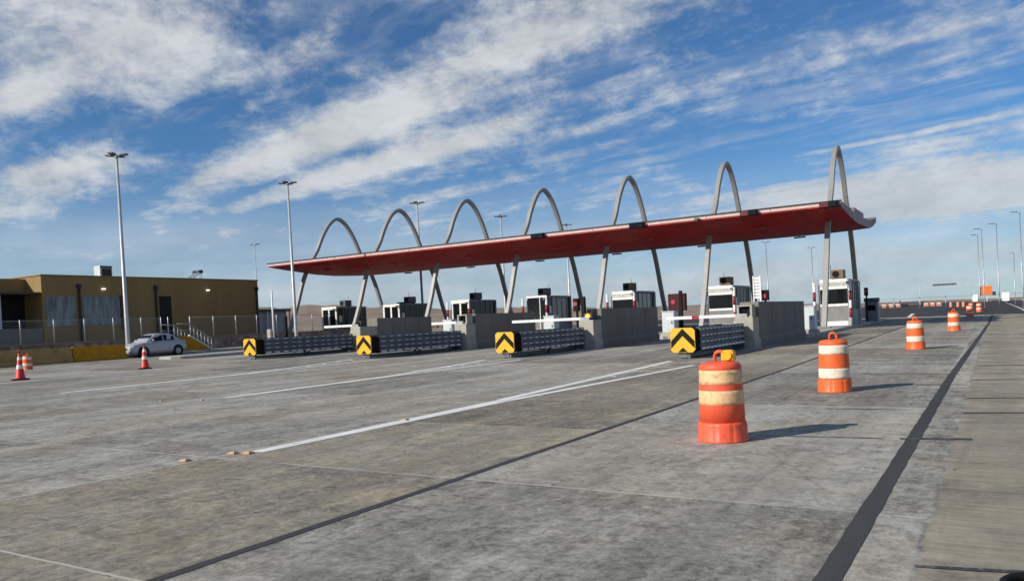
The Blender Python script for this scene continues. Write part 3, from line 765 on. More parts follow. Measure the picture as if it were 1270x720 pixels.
# ------------------------------------------------------------------ drums, cones, studs
def drum(loc, label, tall, group='orange and white traffic drums'):
    t = thing('traffic_drum', label, 'traffic drum', loc, group=group)
    org = 'orange' if tall else 'orange2'
    def rad(a, z):
        if .012 < z < .232:
            k = (a*9/(2*math.pi)+.35) % 1
            return .955 if k < .10 else 1.
        return 1.
    base = MB().lathe([(.306, 0), (.306, .02), (.298, .03), (.294, .20), (.288, .228), (.272, .24)], 72, rad=rad).build('base', org, t)
    bp = [(.274, .236), (.270, .46), (.264, .62), (.259, .71), (.254, .86), (.252, .885), (.256, .895), (.252, .92), (.225, .952), (.15, .968), (.05, .972)]
    MB().lathe(bp, 48).build('body', org, t)
    def rz(z):
        for (r0, z0), (r1, z1) in zip(bp[:-1], bp[1:]):
            if z0 <= z <= z1: return r0+(r1-r0)*(z-z0)/(z1-z0)
    for a, b in (((.455, .625), (.70, .872)) if tall else ((.25, .44), (.70, .868))):
        pr = [(rz(a)-.004, a), (rz(a)+.003, a+.002)]+[(rz(a+(b-a)*k/4)+.003, a+(b-a)*k/4) for k in (1, 2, 3)]+[(rz(b)+.003, b-.002), (rz(b)-.004, b)]
        MB().lathe(pr, 48, caps=False).build('reflective_band', 'tan' if tall else 'band', t)
    hd = MB().tube([(-.062, 0, .955), (-.060, 0, 1.04), (-.048, 0, 1.075), (-.02, 0, 1.09), (.02, 0, 1.09), (.048, 0, 1.075), (.060, 0, 1.04), (.062, 0, .955)], .022, 8)
    hd.build('handle', org, t)
    return t
d1 = drum((-2.93, 9.80, G(-2.93, 9.8)), 'nearest orange drum with faded tan bands and a yellow lamp on top', True, 'orange and white traffic drums')
MB().prism_y([(.02+.015, .972), (.175-.015, .972), (.175, .985), (.175, 1.08), (.15, 1.105), (.05, 1.105), (.02, 1.08), (.02, .985)], -.02, .10).build('battery_box', 'yellow', d1, .01)
MB().disc_y((.098, 1.04), .055, -.045, -.022).build('warning_lamp', 'amber', d1)
d2 = drum((-2.63, 16.0, G(-2.63, 16.0)), 'orange drum with white bands, second from the front', False)
rest = [(-2.36, 30.3, 'third drum from the front, white bands, right of the last booth'), (-1.86, 46.6, 'fourth drum from the front, standing in the canopy shadow edge'),
        (-1.95, 80., 'fifth drum from the front, at the start of the dark asphalt'), (-1.62, 103.5, 'sixth drum, rightmost of the far pair on dark asphalt'),
        (-2.6, 112., 'seventh drum, tucked just left behind the sixth'), (-5.6, 186., 'far drum on the asphalt, right one of the distant three'),
        (-6.6, 187., 'far drum on the asphalt, middle one of the distant three'), (-8.0, 190., 'far drum on the asphalt, left one of the distant three')]
for x, y, lab in rest: dup(d2, (x, y, G(x, y)), lab, rz=random.uniform(0, 6))
drum((-40.0, 21.2, G(-40, 21.2)), 'lone drum with white bands at far left beside the front cone', False, 'orange and white traffic drums').scale = (.74, .74, .7)

def cone(loc, label):
    t = thing('traffic_cone', label, 'traffic cone', loc, group='red traffic cones')
    MB().lathe([(.34, 0), (.34, .035), (.30, .05), (.20, .055)], 4, sm=False).build('base', 'rubber', t)
    pr = [(.175, .056), (.16, .09), (.035, .985), (.02, 1.0), (.0, 1.0)]
    MB().lathe(pr, 28).build('cone_body', 'cone', t)
    for a, b in ((.42, .56), (.74, .86)):
        r = lambda z: .16+(.035-.16)*(z-.09)/(.985-.09)+.004
        MB().lathe([(r(a), a), (r(b), b)], 28, caps=False).build('reflective_band', 'white', t)
    MB().lathe([(.03, .99), (.024, 1.12), (.0, 1.125)], 12).build('tip', 'redp', t)
    return t
c1 = cone((-30.9, 16.1, G(-30.9, 16.1)), 'red and white cone at far left in front of the pale ochre barrier')
dup(c1, (-31.5, 21.6, G(-31.5, 21.6)), 'red and white cone standing in front of the silver car')

def stud(x, y, label):
    t = tag(MB().loft([[(-.075, -.06, 0), (.075, -.06, 0), (.075, .06, 0), (-.075, .06, 0)], [(-.045, -.025, .028), (.045, -.025, .028), (.045, .025, .028), (-.045, .025, .028)]]).build('road_stud', 'stud'), label, 'road stud', 'amber road studs')
    t.location = (x, y, G(x, y)+.004); t.scale = (.9,)*3 if y < 11 else (.6,)*3; return t
for x, y, lab in [(-8.57, 6.35, 'lone amber road stud nearest the camera, ahead of the white line'), (-8.42, 6.95, 'amber road stud just left of the white line start'),
                  (-8.22, 7.02, 'amber road stud on the very start of the white line'), (-8.30, 10.3, 'amber road stud partway along the double white line'),
                  (-15.5, 12.0, 'small amber stud at the start of the second white line'), (-16.4, 11.6, 'small amber stud left of the second white line')]: stud(x, y, lab)

# black hose end lying at the right edge
ps = [( .21+.22*math.cos(a), 5.16+.22*math.sin(a), .03) for a in [R(20+10*k) for k in range(30)]]
ps = [(a, b, G(a, b)+c) for a, b, c in ps]
t = tag(MB().tube(ps, .026, 10).build('rubber_hose', 'rubber'), 'black rubber hose curled on the concrete at the bottom right edge', 'hose')

# ------------------------------------------------------------------ left side: barrier, fence, building
def vblock(y0, y1, m, lab):
    x = -45.5; gz = G(x, (y0+y1)/2)
    t = thing('barrier_block', lab, 'barrier', (x, y0, gz), group='ochre concrete barriers on the left edge')
    MB().prism_y([(-.35, -.1), (.35, -.1), (.35, .10), (.20, .32), (.13, .86), (-.13, .86), (-.20, .32), (-.35, .10)], 0, y1-y0-.03).build('block', m, t, .02)
    MB().box(-.1, .1, y1-y0-.18, y1-y0-.031, .861, .875).build('lifting_slot', 'darktrim', t)
vblock(26.6, 29.9, 'ochred', 'orange ochre concrete barrier block in front of the lamp post')
vblock(22.0, 26.57, 'ochrel', 'pale ochre concrete barrier block, left of the orange one')
vblock(17.4, 21.97, 'ochrel', 'pale ochre concrete barrier block at the left edge behind the cone')

PZ = 1.6
mb = MB().box(-140, -49.85, -5, 56, -.3, PZ); struct(mb.build('raised_terrace', 'desert'))
t = thing('retaining_wall', 'rubble stone retaining wall below the wire fence', 'wall', (-49.7, 0, 0))
MB().box(-.15, .15, -5, 56, -.2, PZ-.05).build('stone_face', 'stone', t); MB().box(-.2, .2, -5, 56, PZ-.048, PZ+.06).build('coping', 'conc', t)
# fence
t = thing('wire_fence', 'chain link fence on pale posts along the stone wall', 'fence', (-50.15, 0, PZ))
ys = [14.3, 16.3, 18.3, 20.3, 22.3, 24.3, 26.28, 28.3, 30.26, 32.25, 34.27, 35.8, 36.37, 38.17, 40.21, 42.29, 44.35, 46.4, 48.4, 50.4, 52.4]
for y in ys: MB().lathe([(.036, 0), (.036, 1.5), (0, 1.54)], 8, (0, y, 0)).build('post', 'galv', t)
for a, b in ((14.3, 35.8), (38.17, 52.4)):
    MB().poly([(0, a, .03), (0, b, .03), (0, b, 1.45), (0, a, 1.45)]).build('wire_mesh', 'wire', t)
    MB().tube([(0.02, a, 1.46), (0.02, b, 1.46)], .018, 6).build('top_rail', 'galv', t)
# stair with railings
t = thing('concrete_stair', 'stair with pale railings and ochre side between the car and stone wall', 'stair', (-47.9, 35.7, .5))
n = 7
st = MB()
for k in range(n): st.box(-.8, .8, k*.27-.6, k*.27+.27-.6+(-.002), -.2, 1.1-k*.157)
st.build('steps', 'conc', t)
sd = MB().loft([[(x, -1.2, -.1), (x, 1.9, -.1), (x, 1.9, .08), (x, .0, 1.2), (x, -1.2, 1.2)] for x in (.81, .93)]).build('side_wall', 'ochred', t)
MB().bar((.87, -.05, 1.24), (.87, 1.95, .10), .18, .09).build('stringer', 'white', t)
for sx in (.87, -.85):
    rl = MB().tube([(sx, -.9, 2.05), (sx, .1, 2.0), (sx, 1.85, .92)], .035, 8)
    rl.tube([(sx, -.9, 1.62), (sx, .1, 1.6), (sx, 1.85, .52)], .022, 6)
    for k in range(7):
        y = .1+k*.28; z = 2.0-(y-.1)/1.75*1.08
        rl.tube([(sx, y, z-1.05), (sx, y, z)], .025, 6)
    rl.build('railing', 'galv', t)

# office building
bx0 = -58.
t = thing('office_building', 'low flat roofed ochre office building behind the fence', 'building', (bx0, 41.8, PZ))
Y = lambda y: y-41.8
H = 4.88
MB().box(-13, 0, Y(32.0), Y(51.6), -.1, H).build('main_wall', 'ochre', t)
MB().box(-13.06, .06, Y(31.94), Y(51.66), H+.002, H+.09).build('parapet_coping', 'ochre', t)
MB().box(-13, -2.0, Y(15), Y(31.99), 3.72, H-.12).build('entrance_fascia', 'ochre', t)
MB().box(-13, -2.3, Y(15), Y(31.99), -.1, 3.715).build('entrance_wall', 'dark_door_shade', t)  # near-black colour paints the shade under the porch roof
MB().box(-13, .05, Y(15), Y(31.93), 3.56, 3.70).build('porch_roof', 'soffit', t)
for y in (20., 25., 29.2): MB().box(-.35, -.15, Y(y)-.1, Y(y)+.1, -.05, 3.555).build('porch_column', 'cab' if y > 28 else 'soffit', t)
MB().box(-2.28, -2.2, Y(27.2), Y(28.6), 0, 2.4).build('entrance_door', 'glassb', t)
MB().box(0.005, .06, Y(15.2), Y(31.9), -.1, 1.15).build('porch_parapet', 'conc', t)
w = MB().box(.0, .03, Y(32.25), Y(34.45), 1.25, 3.42).build('window', 'glassb', t)
w = MB().box(.0, .03, Y(34.95), Y(37.9), 1.25, 3.42).build('window', 'glassb', t)
MB().box(.004, .12, Y(37.95), Y(38.3), .9, 3.5).build('window_pier', 'soffit', t)
MB().box(.0, .02, Y(41.35), Y(42.45), .0, 3.45).build('door', 'dark_door_shade', t)
for y in (34.68, 41.02, 51.35):
    MB().tube([(.12, Y(y), .0), (.12, Y(y), 4.0)], .09, 8).build('downpipe', 'darktrim', t)
    MB().box(.02, .24, Y(y)-.13, Y(y)+.13, 4.0, 4.3).build('hopper', 'darktrim', t)
for y in (36.6, 46.05, 28.6):
    f = MB().box(.02, .2, Y(y)-.12, Y(y)+.12, 3.92, 4.02)
    f.build('wall_lamp', 'walllamp' if y > 30 else 'walllamp', t) if y > 30 else None
# roof equipment
t = thing('rooftop_cooler', 'boxy rooftop air cooler with dark louvre on the ochre building', 'air conditioner', (-60.6, 38.35, PZ+H+.092)); t.scale = (.68, .68, .80)
MB().box(-.6, .6, -.75, .75, .12, 1.25).build('casing', 'cab', t, .03)
MB().box(-.5, .5, -.62, .62, 0, .118).build('stand', 'galv', t)
MB().box(.602, .63, -.55, .65, .25, .95).build('louvre', 'darktrim', t)
MB().box(.602, .625, -.72, .74, 1.0, 1.2).build('trim', 'lampd', t)
t = thing('solar_heater', 'solar water heater with dark tank tilted on the building roof', 'solar heater', (-60.2, 46.5, PZ+H+.092)); t.scale = (.56, .56, .66)
MB().loft([[(-.9, -.9, .10), (.9, -.9, .10), (.9, .55, .95), (-.9, .55, .95)], [(-.9, -.93, .16), (.9, -.93, .16), (.9, .52, 1.01), (-.9, .52, 1.01)]]).build('collector', 'glassb', t)
MB().disc_x((.72, 1.12), .24, -1.0, 1.0).build('tank', 'tank', t)
MB().tube([(.8, -.85, 0), (.8, -.85, .12)], .03).tube([(.8, .5, 0), (.8, .5, .9)], .03).tube([(-.8, .5, 0), (-.8, .5, .9)], .03).tube([(.8, .9, 0), (.8, .72, .95)], .03).build('stand', 'galv', t)

# low shed behind the building
t = thing('open_shed', 'low dark shed roof right behind the ochre building', 'shed', (-75, 69, .5))
MB().box(-4, 0, -5, 2.8, 3.75, 4.05).build('roof', 'darktrim', t); MB().box(-3.8, -.4, -4.6, 2.4, 0, 3.745).build('wall', 'panel', t)
for y in (-4.8, -1, 2.6): MB().box(-.2, -.05, y, y+.14, 0, 3.745).build('post', 'galv', t)

# ------------------------------------------------------------------ silver car
def car(loc, rz, label):
    t = thing('parked_car', label, 'car', loc, rz)
    # front faces -Y in local space, length 4.0
    L = [(0., .30, .60, .62), (.06, .22, .70, .74), (.25, .20, .80, .80), (.75, .20, .88, .84), (1.15, .20, .93, .85), (1.9, .20, .96, .85), (2.9, .20, .98, .85), (3.5, .22, .98, .83), (3.85, .28, .96, .78), (3.98, .36, .80, .70)]
    rings = []
    for y, zb, zt, w in L:
        rings.append([(-w*.94, y, zb), (w*.94, y, zb), (w, y, zb+.16), (w, y, (zb+zt)/2+.05), (w*.97, y, zt-.05), (w*.88, y, zt), (-w*.88, y, zt), (-w*.97, y, zt-.05), (-w, y, (zb+zt)/2+.05), (-w, y, zb+.16)])
    MB().loft(rings, 0, True).build('body', 'carp', t)
    cab = [(1.05, .92, .92, .70), (1.75, .95, 1.40, .56), (2.1, .96, 1.46, .57), (2.75, .97, 1.44, .56), (3.15, .97, 1.34, .55), (3.72, .96, .98, .62)]
    rg = []
    for y, zb, zt, w in cab:
        rg.append([(-.76, y, zb), (.76, y, zb), (w+.02, y, zt-.05), (w-.08, y, zt), (-w+.08, y, zt), (-w-.02, y, zt-.05)])
    MB().loft(rg, 0, False).build('cabin', 'carp', t)
    # glazing a few mm proud
    def lerp(y):
        for a, b in zip(cab[:-1], cab[1:]):
            if a[0] <= y <= b[0]:
                k = (y-a[0])/(b[0]-a[0]); return tuple(p+(q-p)*k for p, q in zip(a, b))
    for sx in (-1, 1):
        for a, b in ((1.42, 2.22), (2.30, 3.05)):
            pts = []
            for y in (a, b):
                _, zb, zt, w = lerp(y); pts.append([(y, zb, zt, w)])
            (ya, za, ta, wa), (yb, zb_, tb, wb) = pts[0][0], pts[1][0]
            def side(z, zb, zt, w): k = (z-zb)/(zt-.05-zb); return sx*(.76+(w+.02-.76)*k+.008)
            q = []
            for y, zb, zt, w, f in ((ya, za, ta, wa, .08), (yb, zb_, tb, wb, .08), (yb, zb_, tb, wb, .9), (ya, za, ta, wa, .9)):
                z = zb+(zt-.05-zb)*f; q.append((side(z, zb, zt, w), y, z))
            MB().poly(q).build('side_window', 'glass', t)
    MB().poly([(-.66, 1.16, .985), (.66, 1.16, .985), (.50, 1.68, 1.362), (-.50, 1.68, 1.362)]).build('windshield', 'glass', t)
    MB().poly([(-.54, 3.26, 1.285), (.54, 3.26, 1.285), (.60, 3.62, 1.06), (-.60, 3.62, 1.06)]).build('rear_window', 'glass', t)
    for sx in (-1, 1):
        for y in (.78, 3.22):
            xa, xb = sorted((sx*.64, sx*.862))
            wl = MB().disc_x((y, .31), .31, xa, xb, 28).build('wheel', 'tyre', t)
            xa, xb = sorted((sx*.863, sx*.872))
            MB().disc_x((y, .31), .19, xa, xb, 20).build('rim', 'rim', wl)
            xa, xb = sorted((sx*.60, sx*.853))
            MB().disc_x((y, .33), .37, xa, xb, 28).build('wheel_arch', 'black', t)
        MB().box(*sorted((sx*.38, sx*.66)), -.015, .12, .56, .68).build('headlight', 'lens', t, .03)
        MB().box(*sorted((sx*.80, sx*.98)), 1.38, 1.48, .98, 1.10).build('mirror', 'carp', t, .03)
        MB().box(*sorted((sx*.5, sx*.72)), 3.9, 3.995, .62, .80).build('tail_light', 'redp', t)
    MB().box(-.34, .34, -.02, .03, .50, .60).build('grille', 'black', t)
    MB().box(-.62, .62, -.06, .03, .28, .42).build('bumper', 'carp', t, .03)
    MB().box(-.26, .26, -.075, -.062, .31, .40).build('number_plate', 'white', t)
car((-46.05, 30.2, G(-46.05, 32)-.02), 0, 'silver sedan parked behind the second cone near the stair')

# ------------------------------------------------------------------ lamp posts
def lamp(x, y, top, label, heads=4, r=.11, arm=.40, lean=0., group='tall lighting poles', pm='pole'):
    gz = G(x, y)
    t = thing('lamp_post', label, 'street lamp', (x, y, gz), group=group)
    t.rotation_euler = (0, lean, 0)
    h = top-gz
    MB().lathe([(r*1.15, 0), (r*1.1, 1.), (r*.6, h-.25)], 14).build('pole', pm, t)
    MB().lathe([(r*2.2, 0), (r*2.2, .03), (r*1.3, .05)], 14).build('base_plate', 'galv', t)
    MB().lathe([(.10, h-.3), (.12, h-.26), (.12, h-.12), (.05, h-.08)], 12).build('collar', 'galv', t)
    for k in range(heads):
        a = (R(25)+k*2*math.pi/heads) if heads > 2 else math.pi-k*math.pi
        c, s = math.cos(a), math.sin(a)
        def q(u, v, z): return (u*c-v*s, u*s+v*c, z)
        hd = MB().loft([[q(.18, -.05, h-.20), q(.18, .05, h-.20), q(.18, .05, h-.12), q(.18, -.05, h-.12)],
                        [q(.32, -.17, h-.16), q(.32, .17, h-.16), q(.32, .17, h-.06), q(.32, -.17, h-.06)],
                        [q(.32+arm, -.17, h-.13), q(.32+arm, .17, h-.13), q(.32+arm, .13, h-.05), q(.32+arm, -.13, h-.05)]]).build('luminaire', 'lampd', t)
    return t
LN = R(-.45)
lamp(-48.0, 31.8, 13.6, 'tall pale lamp post with four heads in front of the ochre building', r=.125, lean=LN)
lamp(-47.9, 46.3, 13.6, 'tall lamp post with four heads just left of the first arch', r=.125, lean=LN)
lamp(-47.4, 62.4, 13.6, 'lamp post with four heads seen between the second and third arches', r=.125, lean=LN)
lamp(-47.2, 77.4, 13.6, 'lamp post with four heads seen between the third and fourth arches', r=.13, lean=LN)
lamp(-34.0, 144., 13.6, 'distant slim lamp post left of the two seen between the rightmost booths', 2, r=.10, lean=LN, pm='galv')
lamp(-30.7, 167., 13.6, 'distant slim lamp post right of the two seen between the rightmost booths', 2, r=.10, lean=LN, pm='galv')
lamp(-84., 74.6, 13.6, 'distant slim lamp post above the right end of the ochre building', 2, r=.07)
lamp(-46.0, 91., 13.6, 'distant lamp post barely topping the canopy right of the fourth arch', 4, r=.12)
for x, y, l in [(-2.4, 169.8, 'distant single arm lamp post, leftmost of the four at right'), (-1.6, 156., 'distant single arm lamp post, second of the four at right'),
                (.5, 148.2, 'distant single arm lamp post, third of the four at right, above the orange sign'), (3.25, 131.4, 'single arm lamp post nearest the right edge')]:
    lamp(x, y, 13.6, l, 1, r=.085, arm=.8, lean=LN, pm='galv')
t = lamp(4.3, 245., 13.4, 'short distant pole with a dark camera head at the right edge', 1, r=.12, arm=.5, pm='galv')

# ------------------------------------------------------------------ far background
t = thing('road_sign', 'orange roadwork sign on a stand beyond the far drums', 'sign', (-1.46, 170, G(0, 170)))
MB().box(-.95, .95, -.03, .03, 2.1, 3.75).build('sign_panel', 'osign', t, .05)
for sx in (-.6, .6): MB().box(sx-.05, sx+.05, .032, .09, 0, 3.4).build('leg', 'galv', t)
MB().box(.97, 1.5, -.15, .15, 2.0, 2.7).build('signal_box', 'darktrim', t)
MB().box(-1.3, 1.0, -.5, .5, .25, .9).build('trailer', 'darktrim', t)
def far_barrier(x, y, w, lab, m='obar'):
    t = thing('water_barrier', lab, 'barrier', (x, y, G(x, y)), group='orange plastic barriers far down the road')
    MB().prism_x([(-.3, 0), (.3, 0), (.16, .55), (.12, 1.15), (-.12, 1.15), (-.16, .55)], -w/2, w/2).build('barrier_shell', m, t)
    MB().box(-w/2+.15, w/2-.15, -.24, -.2, .62, .95).build('white_stripe', 'band', t)
for k, (x, y) in enumerate([(-30.2, 260), (-28.4, 261), (-26.6, 262), (-24.8, 263)]): far_barrier(x, y, 1.4, f'pinkish orange plastic barrier beyond the rightmost booth, number {["one","two","three","four"][k]} from the left of its row')
for k, (x, y) in enumerate([(-17.2, 260), (-15.6, 260.5), (-14.0, 261)]): far_barrier(x, y, 1.3, f'orange plastic barrier left of the distant drums, {["left","middle","right"][k]} of three')
t = thing('flatbed_trailer', 'long dark flatbed trailer parked far down the road', 'trailer', (-20.6, 262, G(-20, 262)))
MB().box(-3.6, 3.6, -1.1, 1.1, .95, 1.35).build('deck', 'darkveh', t)
for x in (-2.8, -1.8, 2.4): MB().disc_y((x, .48), .48, -1.0, 1.0).build('wheel', 'tyre', t)
MB().box(-3.55, -3.45, -1.05, 1.05, 1.354, 2.1).build('headboard', 'darkveh', t)
t = thing('sign_gantry', 'pale distant overhead gantry across the road', 'gantry', (-22, 500, G(0, 500)))
for x in (-14, 18): MB().box(x-.3, x+.3, -.3, .3, 0, 10.6).build('column', 'gantry', t)
g = MB().box(-14, 18, -.25, .25, 9.5, 9.75).box(-14, 18, -.25, .25, 11.3, 11.55)
for k in range(16): g.bar((-14+2*k, 0, 9.75), (-13+2*k, 0, 11.3), .15, .15); g.bar((-13+2*k, 0, 11.3), (-12+2*k, 0, 9.75), .15, .15)
g.build('truss', 'gantry', t)
MB().box(-7.5, 4, -.5, -.3, 10.2, 11.2).build('sign_panel', 'lampd', t)
def far_truck(x, y, label, m='white'):
    t = thing('distant_truck', label, 'truck', (x, y, G(x, y)), group='distant vehicles on the road')
    MB().box(-1.2, 1.2, 1.8, 8., 1.0, 3.6).build('cargo_box', m, t, .05)
    MB().loft([[(-1.1, -.4, .6), (1.1, -.4, .6), (1.1, 1.7, .6), (-1.1, 1.7, .6)], [(-1.1, -.4, 1.6), (1.1, -.4, 1.6), (1.1, 1.7, 1.6), (-1.1, 1.7, 1.6)], [(-1.0, .0, 2.7), (1.0, .0, 2.7), (1.0, 1.7, 2.7), (-1.0, 1.7, 2.7)]]).build('cab', m, t)
    MB().poly([(-.9, -.36, 1.7), (.9, -.36, 1.7), (.85, -.06, 2.5), (-.85, -.06, 2.5)]).build('windshield', 'glass', t)
    for yy in (.6, 6.2):
        for sx in (-1, 1): MB().disc_x((yy, .5), .5, *sorted((sx*.8, sx*1.15))).build('wheel', 'tyre', t)
far_truck(3.0, 330, 'white box truck far away between the right lamp posts')
far_truck(-7.5, 390, 'pale truck far away above the distant drums')
t = thing('sentry_hut', 'small beige roadside hut at the right edge', 'hut', (4.9, 168, G(5, 168)))
MB().box(-.8, .9, -.9, .9, 0, 3.0).build('wall', 'concl', t); MB().loft([[(-1, -1.1, 3.004), (1.1, -1.1, 3.004), (1.1, 1.1, 3.004), (-1, 1.1, 3.004)], [(-.1, -.1, 3.8), (.2, -.1, 3.8), (.2, .1, 3.8), (-.1, .1, 3.8)]]).build('roof', 'concl', t)
MB().box(.2, .7, -.93, -.902, 1.7, 2.4).build('window', 'glass', t)
def scrub():
    rnd = random.Random(11); mb = MB()
    for k in range(420):
        y = rnd.uniform(92, 330); x = -y*rnd.uniform(.34, 1.15)-6
        if x > -50: continue
        r = rnd.uniform(.3, .8); z = G(x, y)-.06
        for q in range(14):
            a = rnd.uniform(0, 6.28); rr = r*rnd.uniform(0, .8); h = rnd.uniform(.1, .75)*r
            cx, cy, cz = x+rr*math.cos(a), y+rr*math.sin(a), z+h
            w = rnd.uniform(.12, .3)*r; t1 = rnd.uniform(0, 3.1)
            dx, dy = w*math.cos(t1), w*math.sin(t1)
            mb.poly([(cx-dx, cy-dy, cz-w*.6), (cx+dx, cy+dy, cz-w*.5), (cx+dx*.5+.05, cy+dy*.5, cz+w), (cx-dx*.7, cy-dy*.7-.05, cz+w*.8)])
    o = mb.build('desert_scrub', 'scrub'); o['kind'] = 'stuff'; tag(o, 'low dry scrub bushes scattered over the brown desert', 'scrub')
M['scrub'] = mat('dry_scrub', (.11, .10, .06), .9, var=.35, scale=2., spec=.1)
scrub()
# perimeter fence far behind the plaza
t = thing('perimeter_fence', 'low wire fence across the brown desert behind the booths', 'fence', (-70, 110, .5))
for k in range(24): MB().lathe([(.05, 0), (.05, 2.0)], 6, (k*3.2, k*.9, 0)).build('post', 'galv', t)
for z in (.5, 1.1, 1.8): MB().tube([(0, 0, z), (73.6, 20.7, z)], .015, 5).build('wire', 'galv', t)

# ------------------------------------------------------------------ camera
F = 1000.; ROLL, PITCH, YAW, HC = R(2.7), R(-1.1276), R(31.026), 1.6
def wdir(dx, dy, f):
    u = math.cos(ROLL)*dx-math.sin(ROLL)*dy; v = math.sin(ROLL)*dx+math.cos(ROLL)*dy
    y = f*math.cos(PITCH)+v*math.sin(PITCH); z = f*math.sin(PITCH)-v*math.cos(PITCH)
    return Vector((u*math.cos(YAW)-y*math.sin(YAW), u*math.sin(YAW)+y*math.cos(YAW), z))
right, up, back = wdir(1, 0, 0), wdir(0, -1, 0), -wdir(0, 0, 1)
cd = bpy.data.cameras.new('camera'); cam = bpy.data.objects.new('camera', cd); COL.objects.link(cam)
m4 = Matrix((right, up, back)).transposed().to_4x4(); m4.translation = (0, 0, HC); cam.matrix_world = m4
cd.sensor_fit = 'HORIZONTAL'; cd.sensor_width = 36; cd.lens = F/1270*36
cd.shift_y = (419-360)/1270; cd.clip_start = .05; cd.clip_end = 20000
S.camera = cam

# ------------------------------------------------------------------ light
EL = R(28); AZ = R(213)      # azimuth of the sun, clockwise from +Y
sd = Vector((math.sin(AZ)*math.cos(EL), math.cos(AZ)*math.cos(EL), math.sin(EL)))
ld = bpy.data.lights.new('sun', 'SUN'); ld.energy = 4.8; ld.angle = R(.5); ld.color = (1, .93, .82)
lo = bpy.data.objects.new('sun', ld); COL.objects.link(lo); lo.rotation_euler = sd.to_track_quat('Z', 'Y').to_euler()

W = bpy.data.worlds.new('World'); S.world = W; W.use_nodes = True
nt = W.node_tree; nt.nodes.clear()
out = N(nt, 'OutputWorld')
sky = N(nt, 'TexSky'); sky.sky_type = 'NISHITA'; sky.sun_disc = False; sky.sun_elevation = EL; sky.sun_rotation = AZ
sky.altitude = 1200; sky.air_density = 1.0; sky.dust_density = .6; sky.ozone_density = 2.0
bg = N(nt, 'Background'); bg.inputs[1].default_value = .075
gm = N(nt, 'Mix', data_type='RGBA', blend_type='MULTIPLY'); gm.inputs[0].default_value = 1.; gm.inputs[7].default_value = (.56, .92, 1.22, 1)
nt.links.new(sky.outputs[0], gm.inputs[6]); nt.links.new(gm.outputs[2], bg.inputs[0])
tc = N(nt, 'TexCoord').outputs['Generated']
sx = N(nt, 'SeparateXYZ'); nt.links.new(tc, sx.inputs[0])
z = math_(nt, 'MAXIMUM', sx.outputs[2], .035)
th = R(-17); ct, sn = math.cos(th), math.sin(th)
qx = math_(nt, 'DIVIDE', sx.outputs[0], z); qy = math_(nt, 'DIVIDE', sx.outputs[1], z)
s_ = math_(nt, 'ADD', math_(nt, 'MULTIPLY', qx, ct), math_(nt, 'MULTIPLY', qy, sn))
t_ = math_(nt, 'SUBTRACT', math_(nt, 'MULTIPLY', qy, ct), math_(nt, 'MULTIPLY', qx, sn))
cb = N(nt, 'CombineXYZ'); nt.links.new(s_, cb.inputs[0]); nt.links.new(t_, cb.inputs[1]); ST = cb.outputs[0]
warp = vmath(nt, 'MULTIPLY', vmath(nt, 'SUBTRACT', noise(nt, ST, .9, 4, .6, color=True), (.5, .5, .5)), (.9, .55, 0))
SW = vmath(nt, 'ADD', ST, warp)
big = noise(nt, vmath(nt, 'MULTIPLY', SW, (.42, 1.25, 0)), 1.0, 5, .6)
med = noise(nt, vmath(nt, 'MULTIPLY', SW, (1.5, 2.7, 0)), 1.2, 9, .64, .4)
TW = vmath(nt, 'ADD', tc, vmath(nt, 'MULTIPLY', vmath(nt, 'SUBTRACT', noise(nt, tc, 7., 3, .5, color=True), (.5, .5, .5)), (.05, .05, .03)))
puff = noise(nt, vmath(nt, 'MULTIPLY', TW, (1, 1, 2.)), 11., 9, .64)
finen = noise(nt, vmath(nt, 'MULTIPLY', TW, (1, 1, 1.5)), 46., 5, .62)
den = math_(nt, 'ADD', math_(nt, 'MULTIPLY', big, .58), math_(nt, 'MULTIPLY', med, .26))
den = math_(nt, 'ADD', den, math_(nt, 'ADD', math_(nt, 'MULTIPLY', puff, .44), math_(nt, 'MULTIPLY', finen, .26)))
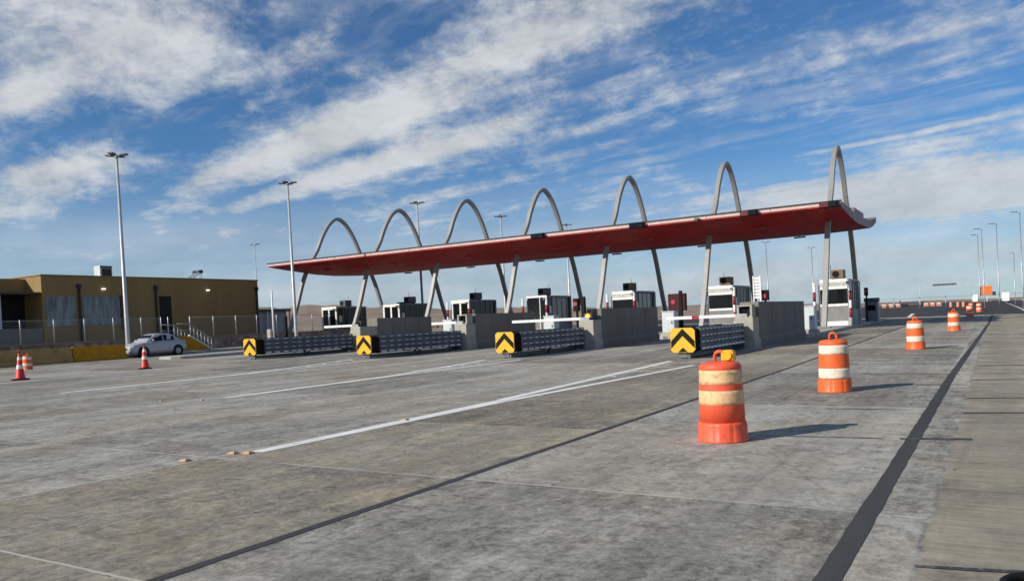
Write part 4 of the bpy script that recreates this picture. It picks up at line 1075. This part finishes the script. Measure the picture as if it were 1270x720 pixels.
# cloud masses of that sky: centre (s,t), half axes, weight
for (cs, c_t, a, b_, wgt) in [(-2.95, .95, .75, .42, .25), (-2.72, 1.42, .55, .14, .14), (-3.75, .72, .4, .18, .20), (-4.1, 2.12, 2.1, .30, .26), (-4.4, 2.74, 2.2, .26, .22),
                             (-1.9, 1.95, .6, .30, .20), (-2.9, 3.2, .35, .16, .16), (-2.6, 8.2, 3.4, 2.6, .32), (-6.0, 1.25, 2.0, .35, .12), (-1.1, 3.25, .35, .12, .12), (-4.5, 3.8, 1.6, .22, .14), (-3.2, 3.6, .5, .12, .16), (-1.9, 5.0, .9, .12, .18), (-8.2, 3.4, 2.5, .4, .14), (-5.4, 1.1, .5, .16, .14),
                             (-2.28, 1.55, .30, .14, -.22), (-4.0, 1.42, .9, .16, -.18), (-2.1, 4.4, 1.4, .7, -.14), (-4.3, 1.05, .35, .18, -.12)]:
    d = vmath(nt, 'LENGTH', vmath(nt, 'MULTIPLY', vmath(nt, 'SUBTRACT', ST, (cs, c_t, 0)), (1/a, 1/b_, 0)))
    den = math_(nt, 'ADD', den, mr(nt, d, .15, 1.35, wgt, 0, True))
cov = mr(nt, den, .71, 1.03, 0, .95, True)
thin = math_(nt, 'MULTIPLY', mr(nt, noise(nt, vmath(nt, 'MULTIPLY', SW, (.5, 1.6, 0)), 1.7, 5, .6), .44, .66, 0, .30, True), mr(nt, puff, .36, .60, .35, 1.))
cov = math_(nt, 'MAXIMUM', cov, math_(nt, 'ADD', math_(nt, 'MULTIPLY', cov, .8), thin))
# thin veil and pale layers near the horizon
el = sx.outputs[2]
layer = noise(nt, vmath(nt, 'MULTIPLY', tc, (1.2, 1.2, 16)), 1.6, 5, .55)
veil = math_(nt, 'MULTIPLY', mr(nt, el, .03, .20, 1., 0., True), mr(nt, layer, .36, .60, .50, .95))
cov = math_(nt, 'MAXIMUM', cov, veil)
shade = mr(nt, puff, .35, .65, .84, 1.08)
ccol = mix(nt, mr(nt, el, .02, .2), (.46, .53, .585), (.57, .595, .615))
cl = N(nt, 'Background'); nt.links.new(ccol, cl.inputs[0]); nt.links.new(shade, cl.inputs[1])
mx = N(nt, 'MixShader'); nt.links.new(cov, mx.inputs[0]); nt.links.new(bg.outputs[0], mx.inputs[1]); nt.links.new(cl.outputs[0], mx.inputs[2])
nt.links.new(mx.outputs[0], out.inputs[0])

# ------------------------------------------------------------------ render settings
S.render.engine = 'CYCLES'
S.view_settings.view_transform = 'Standard'; S.view_settings.look = 'None'
S.view_settings.gamma = 1; S.view_settings.exposure = 0.12; S.view_settings.use_curve_mapping = False
S.cycles.max_bounces = 6; S.cycles.transparent_max_bounces = 12
S.cycles.use_denoising = True
